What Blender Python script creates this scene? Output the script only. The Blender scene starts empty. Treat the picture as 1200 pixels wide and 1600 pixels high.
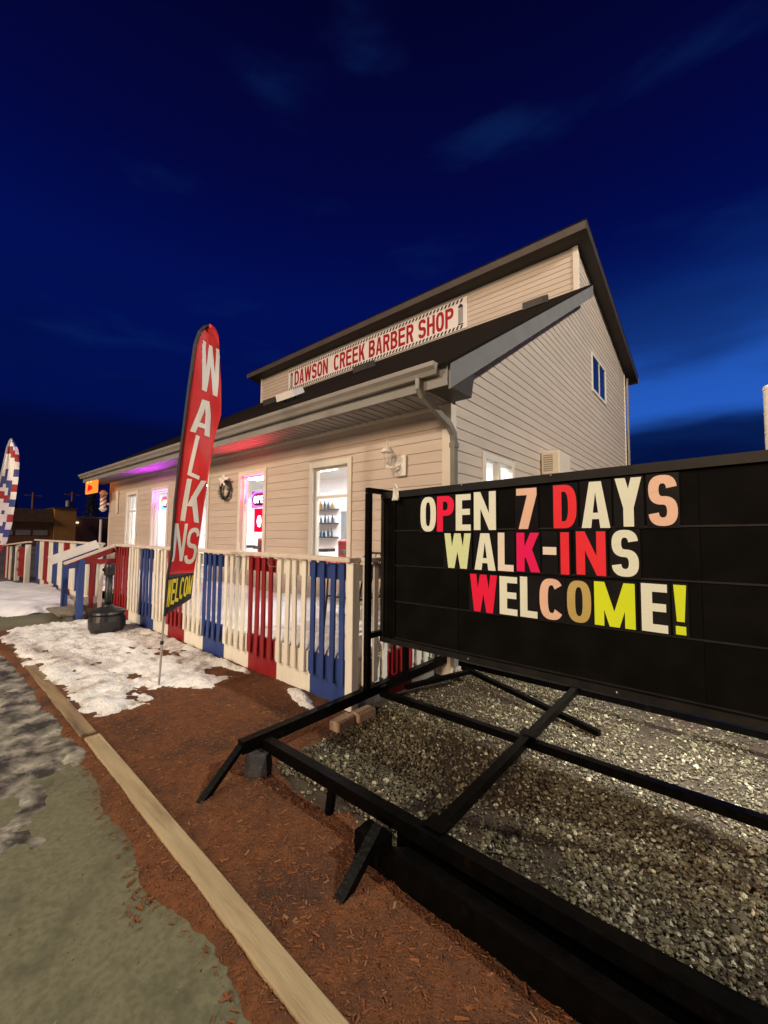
import bpy, math, random
import numpy as np
from mathutils import Vector, Matrix, noise

random.seed(7)
S = bpy.context.scene
COL = S.collection
R = math.radians

# ------------------------------------------------------------------ camera
YAW, PIT, ROL, FPX = R(40.133), R(3.293), R(0.483), 631.06
cam = bpy.data.cameras.new('camera')
cam.sensor_fit = 'HORIZONTAL'
cam.sensor_width = 36.0
cam.lens = FPX / 1200 * 36
cam.clip_start = 0.02
cam.clip_end = 3000
camo = bpy.data.objects.new('camera', cam)
COL.objects.link(camo)
S.camera = camo
_f = Vector((-math.sin(YAW) * math.cos(PIT), math.cos(YAW) * math.cos(PIT), math.sin(PIT)))
_r = Vector((math.cos(YAW), math.sin(YAW), 0))
_u = _r.cross(_f)
_r2 = _r * math.cos(ROL) + _u * math.sin(ROL)
_u2 = _r2.cross(_f)
m = Matrix((_r2, _u2, -_f)).transposed().to_4x4()
m.translation = (0, 0, 1.5)
camo.matrix_world = m

# ------------------------------------------------------------------ world: dusk sky
world = bpy.data.worlds.new('World')
S.world = world
world.use_nodes = True
wn = world.node_tree
wn.nodes.clear()


def wnode(t, **kw):
    n = wn.nodes.new(t)
    for k, v in kw.items():
        setattr(n, k, v)
    return n


def wl(a, b):
    wn.links.new(a, b)


DUSK_AZ = R(3)            # compass turn of the after-glow, behind the right end of the house
sky = wnode('ShaderNodeTexSky', sky_type='NISHITA')
sky.sun_disc = False
sky.sun_elevation = R(-4.0)
sky.sun_rotation = R(5)
sky.ozone_density = 6.0
sky.dust_density = 0.3
bw = wnode('ShaderNodeRGBToBW')
wl(sky.outputs[0], bw.inputs[0])
tc = wnode('ShaderNodeTexCoord')
sep = wnode('ShaderNodeSeparateXYZ')
wl(tc.outputs['Generated'], sep.inputs[0])
# elevation ramp: royal blue near the horizon, ink blue at the zenith
ramp = wnode('ShaderNodeValToRGB')
wl(sep.outputs['Z'], ramp.inputs[0])
el = ramp.color_ramp.elements
el[0].position = 0.0
el[0].color = (0.0007, 0.0030, 0.040, 1)
el[1].position = 1.0
el[1].color = (0.0010, 0.0010, 0.016, 1)
for pz, c in ((0.12, (0.0006, 0.0036, 0.055, 1)), (0.32, (0.0004, 0.0050, 0.082, 1)), (0.50, (0.0005, 0.0046, 0.088, 1)), (0.66, (0.0008, 0.0020, 0.048, 1)), (0.82, (0.0010, 0.0012, 0.024, 1))):
    e = ramp.color_ramp.elements.new(pz)
    e.color = c
# after-glow: brightest low in the dusk direction
dusk = wnode('ShaderNodeCombineXYZ')
dusk.inputs[0].default_value = -math.sin(DUSK_AZ) * 0.975
dusk.inputs[1].default_value = math.cos(DUSK_AZ) * 0.985
dusk.inputs[2].default_value = 0.22
dot = wnode('ShaderNodeVectorMath', operation='DOT_PRODUCT')
wl(tc.outputs['Generated'], dot.inputs[0])
wl(dusk.outputs[0], dot.inputs[1])
gl = wnode('ShaderNodeMapRange', interpolation_type='SMOOTHSTEP')
gl.inputs[1].default_value = 0.80
gl.inputs[2].default_value = 1.0
wl(dot.outputs['Value'], gl.inputs[0])
pw = wnode('ShaderNodeMath', operation='POWER')
wl(gl.outputs[0], pw.inputs[0])
pw.inputs[1].default_value = 1.5
glc = wnode('ShaderNodeMix', data_type='RGBA')
glc.blend_type = 'ADD'
glc.inputs[0].default_value = 1.0
wl(ramp.outputs[0], glc.inputs[6])
gmul = wnode('ShaderNodeMix', data_type='RGBA')
gmul.inputs[6].default_value = (0, 0, 0, 1)
gmul.inputs[7].default_value = (0.018, 0.100, 0.44, 1)
gz_ = wnode('ShaderNodeMapRange', interpolation_type='SMOOTHSTEP')
gz_.inputs[1].default_value = 0.58
gz_.inputs[2].default_value = 0.24
wl(sep.outputs['Z'], gz_.inputs[0])
gz2 = wnode('ShaderNodeMath', operation='POWER')
wl(gz_.outputs[0], gz2.inputs[0])
gz2.inputs[1].default_value = 1.5
gz3 = wnode('ShaderNodeMath', operation='MULTIPLY')
wl(gz2.outputs[0], gz3.inputs[0])
wl(pw.outputs[0], gz3.inputs[1])
wl(gz3.outputs[0], gmul.inputs[0])
wl(gmul.outputs[2], glc.inputs[7])
# clouds: long dark banks low down, faint pale wisps higher up
mp = wnode('ShaderNodeMapping')
mp.inputs['Rotation'].default_value = (R(6), R(-4), 0)
mp.inputs['Scale'].default_value = (1.3, 1.3, 6.0)
wl(tc.outputs['Generated'], mp.inputs[0])
nz = wnode('ShaderNodeTexNoise')
nz.inputs['Scale'].default_value = 1.35
nz.inputs['Detail'].default_value = 4.0
nz.inputs['Roughness'].default_value = 0.45
wl(mp.outputs[0], nz.inputs['Vector'])
cr = wnode('ShaderNodeMapRange', interpolation_type='SMOOTHSTEP')
cr.inputs[1].default_value = 0.48
cr.inputs[2].default_value = 0.68
wl(nz.outputs[0], cr.inputs[0])
lowm = wnode('ShaderNodeMapRange', interpolation_type='SMOOTHSTEP')
lowm.inputs[1].default_value = 0.62
lowm.inputs[2].default_value = 0.18
wl(sep.outputs['Z'], lowm.inputs[0])
cm = wnode('ShaderNodeMath', operation='MULTIPLY')
wl(cr.outputs[0], cm.inputs[0])
wl(lowm.outputs[0], cm.inputs[1])
cm2 = wnode('ShaderNodeMath', operation='MULTIPLY')
wl(cm.outputs[0], cm2.inputs[0])
cm2.inputs[1].default_value = 0.75
cloud = wnode('ShaderNodeMix', data_type='RGBA')
wl(cm2.outputs[0], cloud.inputs[0])
wl(glc.outputs[2], cloud.inputs[6])
cloud.inputs[7].default_value = (0.0008, 0.0045, 0.055, 1)
mp2 = wnode('ShaderNodeMapping')
mp2.inputs['Rotation'].default_value = (R(30), R(35), R(20))
mp2.inputs['Scale'].default_value = (1.4, 1.4, 6.0)
wl(tc.outputs['Generated'], mp2.inputs[0])
nz2 = wnode('ShaderNodeTexNoise')
nz2.inputs['Scale'].default_value = 2.1
nz2.inputs['Detail'].default_value = 5.0
nz2.inputs['Roughness'].default_value = 0.5
wl(mp2.outputs[0], nz2.inputs['Vector'])
wr = wnode('ShaderNodeMapRange', interpolation_type='SMOOTHSTEP')
wr.inputs[1].default_value = 0.54
wr.inputs[2].default_value = 0.78
wr.inputs[4].default_value = 0.30
wl(nz2.outputs[0], wr.inputs[0])
wisp = wnode('ShaderNodeMix', data_type='RGBA')
wl(wr.outputs[0], wisp.inputs[0])
wl(cloud.outputs[2], wisp.inputs[6])
wisp.inputs[7].default_value = (0.006, 0.032, 0.155, 1)
# a low bank of cloud along the horizon
nb_ = wnode('ShaderNodeMath', operation='MULTIPLY_ADD')
wl(nz.outputs[0], nb_.inputs[0])
nb_.inputs[1].default_value = 0.16
wl(sep.outputs['Z'], nb_.inputs[2])
bk = wnode('ShaderNodeMapRange', interpolation_type='SMOOTHSTEP')
bk.inputs[1].default_value = 0.325
bk.inputs[2].default_value = 0.290
bk.inputs[4].default_value = 0.9
wl(nb_.outputs[0], bk.inputs[0])
bank = wnode('ShaderNodeMix', data_type='RGBA')
wl(bk.outputs[0], bank.inputs[0])
wl(wisp.outputs[2], bank.inputs[6])
bank.inputs[7].default_value = (0.0006, 0.0028, 0.036, 1)
# the physical dusk sky only lends its brightness
add = wnode('ShaderNodeMix', data_type='RGBA')
add.blend_type = 'ADD'
add.inputs[0].default_value = 1.0
wl(bank.outputs[2], add.inputs[6])
tint = wnode('ShaderNodeMix', data_type='RGBA')
tint.blend_type = 'MULTIPLY'
tint.inputs[0].default_value = 1.0
wl(bw.outputs[0], tint.inputs[6])
tint.inputs[7].default_value = (0.002, 0.016, 0.10, 1)
wl(tint.outputs[2], add.inputs[7])
bg = wnode('ShaderNodeBackground')
bg.inputs[1].default_value = 1.0
wl(add.outputs[2], bg.inputs[0])
wo = wnode('ShaderNodeOutputWorld')
wl(bg.outputs[0], wo.inputs[0])

# ------------------------------------------------------------------ key light (warm, from the street)
sun = bpy.data.lights.new('sun', 'SUN')
sun.energy = 2.0
sun.angle = R(14)
sun.color = (1.0, 0.71, 0.46)
suno = bpy.data.objects.new('sun', sun)
COL.objects.link(suno)
suno.rotation_euler = Vector((-0.17, 0.90, -0.33)).to_track_quat('-Z', 'Y').to_euler()

S.view_settings.view_transform = 'Standard'
S.view_settings.look = 'None'
S.view_settings.exposure = 0.0
S.view_settings.gamma = 1.0
S.view_settings.use_curve_mapping = False


# ------------------------------------------------------------------ helpers
MATS = {}


def pm(name, c1, c2=None, scale=8.0, rough=0.6, bump=0.0, bscale=None, metallic=0.0, spec=0.5, stretch=(1, 1, 1), rnd=0.0,
       dirt=None, dscale=3.0, dlo=0.55, dhi=0.7, world_co=False, detail=4.0, rvar=0.0, coat=0.0, rwet=None):
    """procedural principled material: two-colour noise, optional dirt/wear noise, bump, per-object variation"""
    mt = bpy.data.materials.new(name)
    mt.use_nodes = True
    nt = mt.node_tree
    N = nt.nodes
    L = nt.links
    b = N['Principled BSDF']
    b.inputs['Roughness'].default_value = rough
    b.inputs['Metallic'].default_value = metallic
    b.inputs['Specular IOR Level'].default_value = spec
    b.inputs['Coat Weight'].default_value = coat
    t = N.new('ShaderNodeTexCoord')
    oi = N.new('ShaderNodeObjectInfo')
    mpg = N.new('ShaderNodeMapping')
    mpg.inputs['Scale'].default_value = stretch
    if world_co:
        g = N.new('ShaderNodeNewGeometry')
        L.new(g.outputs['Position'], mpg.inputs[0])
    else:
        sc = N.new('ShaderNodeVectorMath')
        sc.operation = 'ADD'
        L.new(t.outputs['Object'], sc.inputs[0])
        ml = N.new('ShaderNodeMath')
        ml.operation = 'MULTIPLY'
        ml.inputs[1].default_value = 37.0
        L.new(oi.outputs['Random'], ml.inputs[0])
        L.new(ml.outputs[0], sc.inputs[1])
        L.new(sc.outputs[0], mpg.inputs[0])
    n1 = N.new('ShaderNodeTexNoise')
    n1.inputs['Scale'].default_value = scale
    n1.inputs['Detail'].default_value = detail
    L.new(mpg.outputs[0], n1.inputs['Vector'])
    mx = N.new('ShaderNodeMix')
    mx.data_type = 'RGBA'
    mx.inputs[6].default_value = (*c1, 1)
    mx.inputs[7].default_value = (*(c2 or c1), 1)
    mr = N.new('ShaderNodeMapRange')
    mr.inputs[1].default_value = 0.35
    mr.inputs[2].default_value = 0.65
    L.new(n1.outputs[0], mr.inputs[0])
    L.new(mr.outputs[0], mx.inputs[0])
    out = mx.outputs[2]
    if dirt:
        n3 = N.new('ShaderNodeTexNoise')
        n3.inputs['Scale'].default_value = dscale
        n3.inputs['Detail'].default_value = 6.0
        n3.inputs['Roughness'].default_value = 0.65
        L.new(mpg.outputs[0], n3.inputs['Vector'])
        r3 = N.new('ShaderNodeMapRange')
        r3.inputs[1].default_value = dlo
        r3.inputs[2].default_value = dhi
        L.new(n3.outputs[0], r3.inputs[0])
        m3 = N.new('ShaderNodeMix')
        m3.data_type = 'RGBA'
        L.new(r3.outputs[0], m3.inputs[0])
        L.new(out, m3.inputs[6])
        m3.inputs[7].default_value = (*dirt, 1)
        out = m3.outputs[2]
        if rwet is not None:
            r4 = N.new('ShaderNodeMapRange')
            r4.inputs[3].default_value = rough
            r4.inputs[4].default_value = rwet
            L.new(r3.outputs[0], r4.inputs[0])
            L.new(r4.outputs[0], b.inputs['Roughness'])
    if rnd:
        hv = N.new('ShaderNodeHueSaturation')
        mm = N.new('ShaderNodeMapRange')
        mm.inputs[3].default_value = 1 - rnd
        mm.inputs[4].default_value = 1 + rnd
        L.new(oi.outputs['Random'], mm.inputs[0])
        L.new(mm.outputs[0], hv.inputs['Value'])
        L.new(out, hv.inputs['Color'])
        out = hv.outputs[0]
    L.new(out, b.inputs['Base Color'])
    if rvar:
        rr = N.new('ShaderNodeMapRange')
        rr.inputs[3].default_value = max(0.03, rough - rvar)
        rr.inputs[4].default_value = min(1, rough + rvar)
        L.new(n1.outputs[0], rr.inputs[0])
        L.new(rr.outputs[0], b.inputs['Roughness'])
    if bump:
        n2 = N.new('ShaderNodeTexNoise')
        n2.inputs['Scale'].default_value = bscale or scale * 4
        n2.inputs['Detail'].default_value = 5.0
        L.new(mpg.outputs[0], n2.inputs['Vector'])
        bp = N.new('ShaderNodeBump')
        bp.inputs['Strength'].default_value = bump
        bp.inputs['Distance'].default_value = 0.02
        L.new(n2.outputs[0], bp.inputs['Height'])
        L.new(bp.outputs[0], b.inputs['Normal'])
    MATS[name] = mt
    return mt


def emit(name, col, st):
    mt = bpy.data.materials.new(name)
    mt.use_nodes = True
    nt = mt.node_tree
    nt.nodes.clear()
    e = nt.nodes.new('ShaderNodeEmission')
    e.inputs[0].default_value = (*col, 1)
    e.inputs[1].default_value = st
    o = nt.nodes.new('ShaderNodeOutputMaterial')
    nt.links.new(e.outputs[0], o.inputs[0])
    return mt


def glass(name, refl=0.10, tintc=(1, 1, 1)):
    mt = bpy.data.materials.new(name)
    mt.use_nodes = True
    nt = mt.node_tree
    nt.nodes.clear()
    tr = nt.nodes.new('ShaderNodeBsdfTransparent')
    tr.inputs[0].default_value = (*tintc, 1)
    g = nt.nodes.new('ShaderNodeBsdfGlossy')
    g.inputs['Roughness'].default_value = 0.03
    lw_ = nt.nodes.new('ShaderNodeLayerWeight')
    lw_.inputs[0].default_value = 0.25
    fr = nt.nodes.new('ShaderNodeMapRange')
    fr.inputs[3].default_value = 0.03
    fr.inputs[4].default_value = 0.18
    nt.links.new(lw_.outputs['Facing'], fr.inputs[0])
    mx = nt.nodes.new('ShaderNodeMixShader')
    nt.links.new(fr.outputs[0], mx.inputs[0])
    nt.links.new(tr.outputs[0], mx.inputs[1])
    nt.links.new(g.outputs[0], mx.inputs[2])
    o = nt.nodes.new('ShaderNodeOutputMaterial')
    nt.links.new(mx.outputs[0], o.inputs[0])
    return mt


ORG = {}       # object name -> world origin (no object is rotated unless noted)


def thing(name, label, cat, loc=(0, 0, 0), group=None):
    o = bpy.data.objects.new(name, None)
    o.empty_display_size = 0.1
    COL.objects.link(o)
    o.location = loc
    o['label'] = label
    o['category'] = cat
    if group:
        o['group'] = group
    ORG[o.name] = Vector(loc)
    return o


def tag(o, label, cat, group=None):
    o['label'] = label
    o['category'] = cat
    if group:
        o['group'] = group
    return o


class MB:
    """mesh collector in world coordinates"""

    def __init__(s):
        s.v = []
        s.f = []

    def add(s, vs, fs):
        k = len(s.v)
        s.v += [tuple(v) for v in vs]
        s.f += [tuple(i + k for i in f) for f in fs]
        return s

    def box(s, x0, y0, z0, x1, y1, z1, bev=0.0):
        if bev <= 0:
            vs = [(x, y, z) for z in (z0, z1) for y in (y0, y1) for x in (x0, x1)]
            s.add(vs, [(0, 2, 3, 1), (4, 5, 7, 6), (0, 1, 5, 4), (2, 6, 7, 3), (0, 4, 6, 2), (1, 3, 7, 5)])
        else:
            b = min(bev, (x1 - x0) / 3, (y1 - y0) / 3, (z1 - z0) / 3)
            vs = []
            idx = {}
            for i, x in enumerate((x0, x1)):
                for j, y in enumerate((y0, y1)):
                    for k, z in enumerate((z0, z1)):
                        sx, sy, sz = (b, -b)[i], (b, -b)[j], (b, -b)[k]
                        for a, p in enumerate(((x, y + sy, z + sz), (x + sx, y, z + sz), (x + sx, y + sy, z))):
                            idx[i, j, k, a] = len(vs)
                            vs.append(p)
            fs = []
            g = idx
            for i in (0, 1):
                q = [g[i, 0, 0, 0], g[i, 0, 1, 0], g[i, 1, 1, 0], g[i, 1, 0, 0]]
                fs.append(q if i == 0 else q[::-1])
                q = [g[0, i, 0, 1], g[1, i, 0, 1], g[1, i, 1, 1], g[0, i, 1, 1]]
                fs.append(q if i == 0 else q[::-1])
                q = [g[0, 0, i, 2], g[0, 1, i, 2], g[1, 1, i, 2], g[1, 0, i, 2]]
                fs.append(q if i == 0 else q[::-1])
            for i in (0, 1):
                for j in (0, 1):
                    q = [g[i, j, 0, 0], g[i, j, 1, 0], g[i, j, 1, 1], g[i, j, 0, 1]]
                    fs.append(q if (i + j) % 2 else q[::-1])
                    q = [g[i, 0, j, 0], g[i, 1, j, 0], g[i, 1, j, 2], g[i, 0, j, 2]]
                    fs.append(q if (i + j) % 2 == 0 else q[::-1])
                    q = [g[0, i, j, 1], g[1, i, j, 1], g[1, i, j, 2], g[0, i, j, 2]]
                    fs.append(q if (i + j) % 2 else q[::-1])
                    for k in (0, 1):
                        q = [g[i, j, k, 0], g[i, j, k, 1], g[i, j, k, 2]]
                        fs.append(q if (i + j + k) % 2 else q[::-1])
            s.add(vs, fs)
        return s

    def prism(s, poly, d):
        """extrude 3-D polygon along vector d"""
        n = len(poly)
        d = Vector(d)
        vs = [Vector(p) for p in poly] + [Vector(p) + d for p in poly]
        s.add(vs, [tuple(range(n))[::-1], tuple(range(n, 2 * n))] + [(i, (i + 1) % n, n + (i + 1) % n, n + i) for i in range(n)])
        return s

    def bar(s, a, b, w, h, up=(0, 0, 1)):
        """rectangular bar a->b, w sideways, h along up"""
        a = Vector(a)
        b = Vector(b)
        t = (b - a).normalized()
        side = t.cross(Vector(up)).normalized()
        u = side.cross(t).normalized()
        p = [a + side * (i * w / 2) + u * (j * h / 2) for i, j in ((-1, -1), (1, -1), (1, 1), (-1, 1))]
        return s.prism(p, b - a)

    def tube(s, path, r, seg=8, caps=True):
        path = [Vector(p) for p in path]
        rs = r if isinstance(r, (list, tuple)) else [r] * len(path)
        vs = []
        fs = []
        ref = Vector((0, 0, 1))
        prev = None
        for i, p in enumerate(path):
            t = (path[min(i + 1, len(path) - 1)] - path[max(i - 1, 0)]).normalized()
            if prev is None:
                a = t.cross(ref)
                if a.length < 1e-3:
                    a = t.cross(Vector((1, 0, 0)))
                a.normalize()
            else:
                a = (prev - t * prev.dot(t)).normalized()
            prev = a
            b = t.cross(a)
            for k in range(seg):
                an = 2 * math.pi * k / seg
                vs.append(p + (a * math.cos(an) + b * math.sin(an)) * rs[i])
        for i in range(len(path) - 1):
            for k in range(seg):
                fs.append((i * seg + k, i * seg + (k + 1) % seg, (i + 1) * seg + (k + 1) % seg, (i + 1) * seg + k))
        if caps:
            fs.append(tuple(range(seg))[::-1])
            fs.append(tuple(range((len(path) - 1) * seg, len(path) * seg)))
        s.add(vs, fs)
        return s

    def lathe(s, c, prof, seg=20):
        c = Vector(c)
        vs = []
        fs = []
        for r, z in prof:
            for k in range(seg):
                a = 2 * math.pi * k / seg
                vs.append(c + Vector((r * math.cos(a), r * math.sin(a), z)))
        for i in range(len(prof) - 1):
            for k in range(seg):
                fs.append((i * seg + k, i * seg + (k + 1) % seg, (i + 1) * seg + (k + 1) % seg, (i + 1) * seg + k))
        fs.append(tuple(range(seg))[::-1])
        fs.append(tuple(range((len(prof) - 1) * seg, len(prof) * seg)))
        s.add(vs, fs)
        return s

    def mesh(s, name, mat, org=(0, 0, 0), smooth=False):
        me = bpy.data.meshes.new(name)
        o = Vector(org)
        me.from_pydata([tuple(Vector(v) - o) for v in s.v], [], s.f)
        me.materials.append(mat)
        if smooth:
            me.polygons.foreach_set('use_smooth', [True] * len(me.polygons))
        me.update()
        return me

    def build(s, name, mat, parent=None, org=None, smooth=False, fix=True):
        if fix:
            fixn(s)
        base = ORG[parent.name] if parent else Vector((0, 0, 0))
        if org is None:
            org = base if parent else Vector((0, 0, 0))
        org = Vector(org)
        o = bpy.data.objects.new(name, s.mesh(name, mat, org, smooth))
        COL.objects.link(o)
        if parent:
            o.parent = parent
            o.location = org - base
        else:
            o.location = org
        ORG[o.name] = org
        return o


def fixn(mb):
    return mb


def inst(name, me, loc, parent=None):
    o = bpy.data.objects.new(name, me)
    COL.objects.link(o)
    base = ORG[parent.name] if parent else Vector((0, 0, 0))
    o.parent = parent
    o.location = Vector(loc) - base
    ORG[o.name] = Vector(loc)
    return o


def struct(o):
    o['kind'] = 'structure'
    return o


def stuff(o):
    o['kind'] = 'stuff'
    return o


def nz_(x, y, s=1.0, z=0.0):
    return noise.noise(Vector((x * s, y * s, z)))


def fb(x, y, s=1.0, z=0.0, o=4):
    return noise.fractal(Vector((x * s, y * s, z)), 1.0, 2.0, o)


def sstep(a, b, x):
    t = min(1, max(0, (x - a) / (b - a)))
    return t * t * (3 - 2 * t)


def heightfield(name, x0, x1, y0, y1, step, fn, mat, cull=-0.02):
    nx = int((x1 - x0) / step) + 1
    ny = int((y1 - y0) / step) + 1
    vs = []
    for j in range(ny):
        for i in range(nx):
            x = x0 + i * step
            y = y0 + j * step
            vs.append((x, y, fn(x, y)))
    fs = []
    for j in range(ny - 1):
        for i in range(nx - 1):
            q = (j * nx + i, j * nx + i + 1, (j + 1) * nx + i + 1, (j + 1) * nx + i)
            if max(vs[k][2] for k in q) > cull:
                fs.append(q)
    me = bpy.data.meshes.new(name)
    me.from_pydata(vs, [], fs)
    me.materials.append(mat)
    me.polygons.foreach_set('use_smooth', [True] * len(fs))
    o = bpy.data.objects.new(name, me)
    COL.objects.link(o)
    ORG[o.name] = Vector((0, 0, 0))
    return o


def scatter(name, pts, base_v, base_f, scl, mat, flat=1.0, tiltmax=0.5, seed=1, shade=True, jit=0.06):
    """many small pieces as one mesh (stuff): pts (n,3), base shape, per-piece scale"""
    rng = np.random.default_rng(seed)
    n = len(pts)
    bv = np.array(base_v, float)
    k = len(bv)
    ax = rng.uniform(0.6, 1.4, (n, 1, 3))
    ax[:, :, 2] *= flat
    V = bv[None] * ax * np.array(scl)[:, None, None]
    V += rng.normal(0, jit, V.shape) * np.array(scl)[:, None, None]
    yaw = rng.uniform(0, 2 * np.pi, n)
    tilt = rng.uniform(-tiltmax, tiltmax, n)
    ct, st = np.cos(tilt)[:, None], np.sin(tilt)[:, None]
    x, y, z = V[..., 0], V[..., 1], V[..., 2]
    y2 = y * ct - z * st
    z2 = y * st + z * ct
    cy, sy = np.cos(yaw)[:, None], np.sin(yaw)[:, None]
    V = np.stack([x * cy - y2 * sy, x * sy + y2 * cy, z2], -1) + np.array(pts)[:, None, :]
    F = (np.array(base_f)[None] + (np.arange(n) * k)[:, None, None]).reshape(-1, len(base_f[0]))
    me = bpy.data.meshes.new(name)
    me.from_pydata(V.reshape(-1, 3).tolist(), [], F.tolist())
    at = me.attributes.new('tone', 'FLOAT', 'FACE')
    at.data.foreach_set('value', np.repeat(rng.uniform(0, 1, n), len(base_f)))
    if shade:
        me.polygons.foreach_set('use_smooth', [True] * len(F))
    me.materials.append(mat)
    o = bpy.data.objects.new(name, me)
    COL.objects.link(o)
    ORG[o.name] = Vector((0, 0, 0))
    return o


def tonemat(name, cols, rough=0.6, spec=0.5):
    """colour per piece from its own 'tone' value"""
    mt = bpy.data.materials.new(name)
    mt.use_nodes = True
    nt = mt.node_tree
    b = nt.nodes['Principled BSDF']
    b.inputs['Roughness'].default_value = rough
    b.inputs['Specular IOR Level'].default_value = spec
    a = nt.nodes.new('ShaderNodeAttribute')
    a.attribute_name = 'tone'
    cr_ = nt.nodes.new('ShaderNodeValToRGB')
    nt.links.new(a.outputs['Fac'], cr_.inputs[0])
    e = cr_.color_ramp.elements
    e[0].color = (*cols[0], 1)
    e[1].color = (*cols[-1], 1)
    for i, c in enumerate(cols[1:-1]):
        q = e.new((i + 1) / (len(cols) - 1))
        q.color = (*c, 1)
    nt.links.new(cr_.outputs[0], b.inputs['Base Color'])
    return mt


# ------------------------------------------------------------------ glyphs (bold condensed capitals drawn as shapes)
def g_rect(a, b, c, d):
    return [[(a, b), (c, b), (c, d), (a, d)]]


def g_sl(x0, y0, x1, y1, hw):
    return [[(x0 - hw, y0), (x0 + hw, y0), (x1 + hw, y1), (x1 - hw, y1)]]


def g_ring(cx, cy, rx, ry, tx, ty, a0, a1, n=2.6, seg=20):
    out = []

    def pt(rx, ry, a):
        c, s = math.cos(a), math.sin(a)
        return (cx + rx * math.copysign(abs(c) ** (2 / n), c), cy + ry * math.copysign(abs(s) ** (2 / n), s))
    for i in range(seg):
        p, q = R(a0 + (a1 - a0) * i / seg), R(a0 + (a1 - a0) * (i + 1) / seg)
        out.append([pt(rx, ry, p), pt(rx, ry, q), pt(rx - tx, ry - ty, q), pt(rx - tx, ry - ty, p)])
    return out


def glyph(ch, t=0.29, h=0.16):
    st = g_rect(0, 0, t, 1)
    if ch == 'O':
        return g_ring(.5, .5, .5, .5, t, h, 0, 360, 2.7, 32)
    if ch == 'C':
        return g_ring(.5, .5, .5, .5, t, h, 38, 322, 2.7, 28)
    if ch == 'D':
        return st + g_rect(t, 0, .45, h) + g_rect(t, 1 - h, .45, 1) + g_ring(.45, .5, .55, .5, t, h, -90, 90, 2.6)
    if ch in 'PR':
        o = st + g_rect(t, 1 - h, .5, 1) + g_rect(t, .44, .5, .44 + h) + g_ring(.5, .72, .5, .28, t, h, -90, 90, 2.4, 14)
        if ch == 'R':
            o += g_sl(.56, .5, .84, 0, t * .54)
        return o
    if ch == 'B':
        return st + g_rect(t, 1 - h, .5, 1) + g_rect(t, .44, .5, .44 + h) + g_rect(t, 0, .5, h) + \
            g_ring(.48, .73, .48, .27, t, h, -90, 90, 2.4, 14) + g_ring(.5, .28, .5, .28, t, h, -90, 90, 2.4, 14)
    if ch == 'S':
        ry = (.5 + h / 2) / 2
        return g_ring(.5, 1 - ry, .49, ry, t, h, 8, 270, 2.5, 22) + g_ring(.5, ry, .5, ry, t, h, -172, 90, 2.5, 22)
    if ch == 'A':
        a = [(0, 0), (t, 0), (.5, .78), (.5, 1), (.5 - t * .62, 1)]
        b = [(1 - x, y) for x, y in a][::-1]
        return [a, b] + g_rect(.26, .19, .74, .19 + h * .85)
    if ch == 'W':
        w = t * .36
        return g_sl(w, 1, .27, 0, w) + g_sl(.27, 0, .5, 1, w) + g_sl(.5, 1, .73, 0, w) + g_sl(.73, 0, 1 - w, 1, w)
    if ch == 'M':
        w = t * .72
        return g_rect(0, 0, w, 1) + g_rect(1 - w, 0, 1, 1) + g_sl(w * .5 + .02, 1, .5, 0, w * .5) + g_sl(1 - w * .5 - .02, 1, .5, 0, w * .5)
    if ch == 'N':
        w = t * .95
        return g_rect(0, 0, w, 1) + g_rect(1 - w, 0, 1, 1) + g_sl(w * .5, 1, 1 - w * .5, 0, w * .5)
    if ch == 'K':
        return st + g_sl(.34, .36, .82, 1, t * .54) + g_sl(.48, .60, .84, 0, t * .56)
    if ch == 'Y':
        return g_sl(t * .5, 1, .5, .38, t * .5) + g_sl(1 - t * .5, 1, .5, .38, t * .5) + g_rect(.5 - t / 2, 0, .5 + t / 2, .44)
    if ch == 'E':
        return st + g_rect(t, 0, .98, h) + g_rect(t, .43, .93, .43 + h) + g_rect(t, 1 - h, .98, 1)
    if ch == 'L':
        return st + g_rect(t, 0, 1, h)
    if ch == 'I':
        return g_rect(.05, 0, .95, 1)
    if ch == 'H':
        return st + g_rect(1 - t, 0, 1, 1) + g_rect(t, .43, 1 - t, .43 + h)
    if ch == '7':
        return g_rect(0, 1 - h, 1, 1) + g_sl(1 - t * .55, 1 - h, .34, 0, t * .55)
    if ch == '-':
        return g_rect(0, 0, 1, 1)
    if ch == '!':
        return [[(.2, .26), (.8, .26), (1, 1), (0, 1)]] + g_rect(.1, 0, .9, .17)
    return []


def put_glyph(mb, polys, o, ux, uy, w, h, n, depth, warp=None):
    """polys in the unit box -> thin solid at o, ux/uy in plane, n outward"""
    o, ux, uy, n = Vector(o), Vector(ux), Vector(uy), Vector(n)
    for i, p in enumerate(polys):
        d = depth + (i % 5) * 0.00035
        q = [o + ux * (x * w) + uy * (y * h) for x, y in p]
        a = sum((q[k].cross(q[(k + 1) % len(q)]) for k in range(len(q))), Vector((0, 0, 0)))
        if a.dot(n) < 0:
            q = q[::-1]
        k = len(q)
        vs = q + [v + n * d for v in q]
        mb.add(vs, [tuple(range(k, 2 * k))] + [(j, (j + 1) % k, k + (j + 1) % k, k + j) for j in range(k)])


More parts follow.
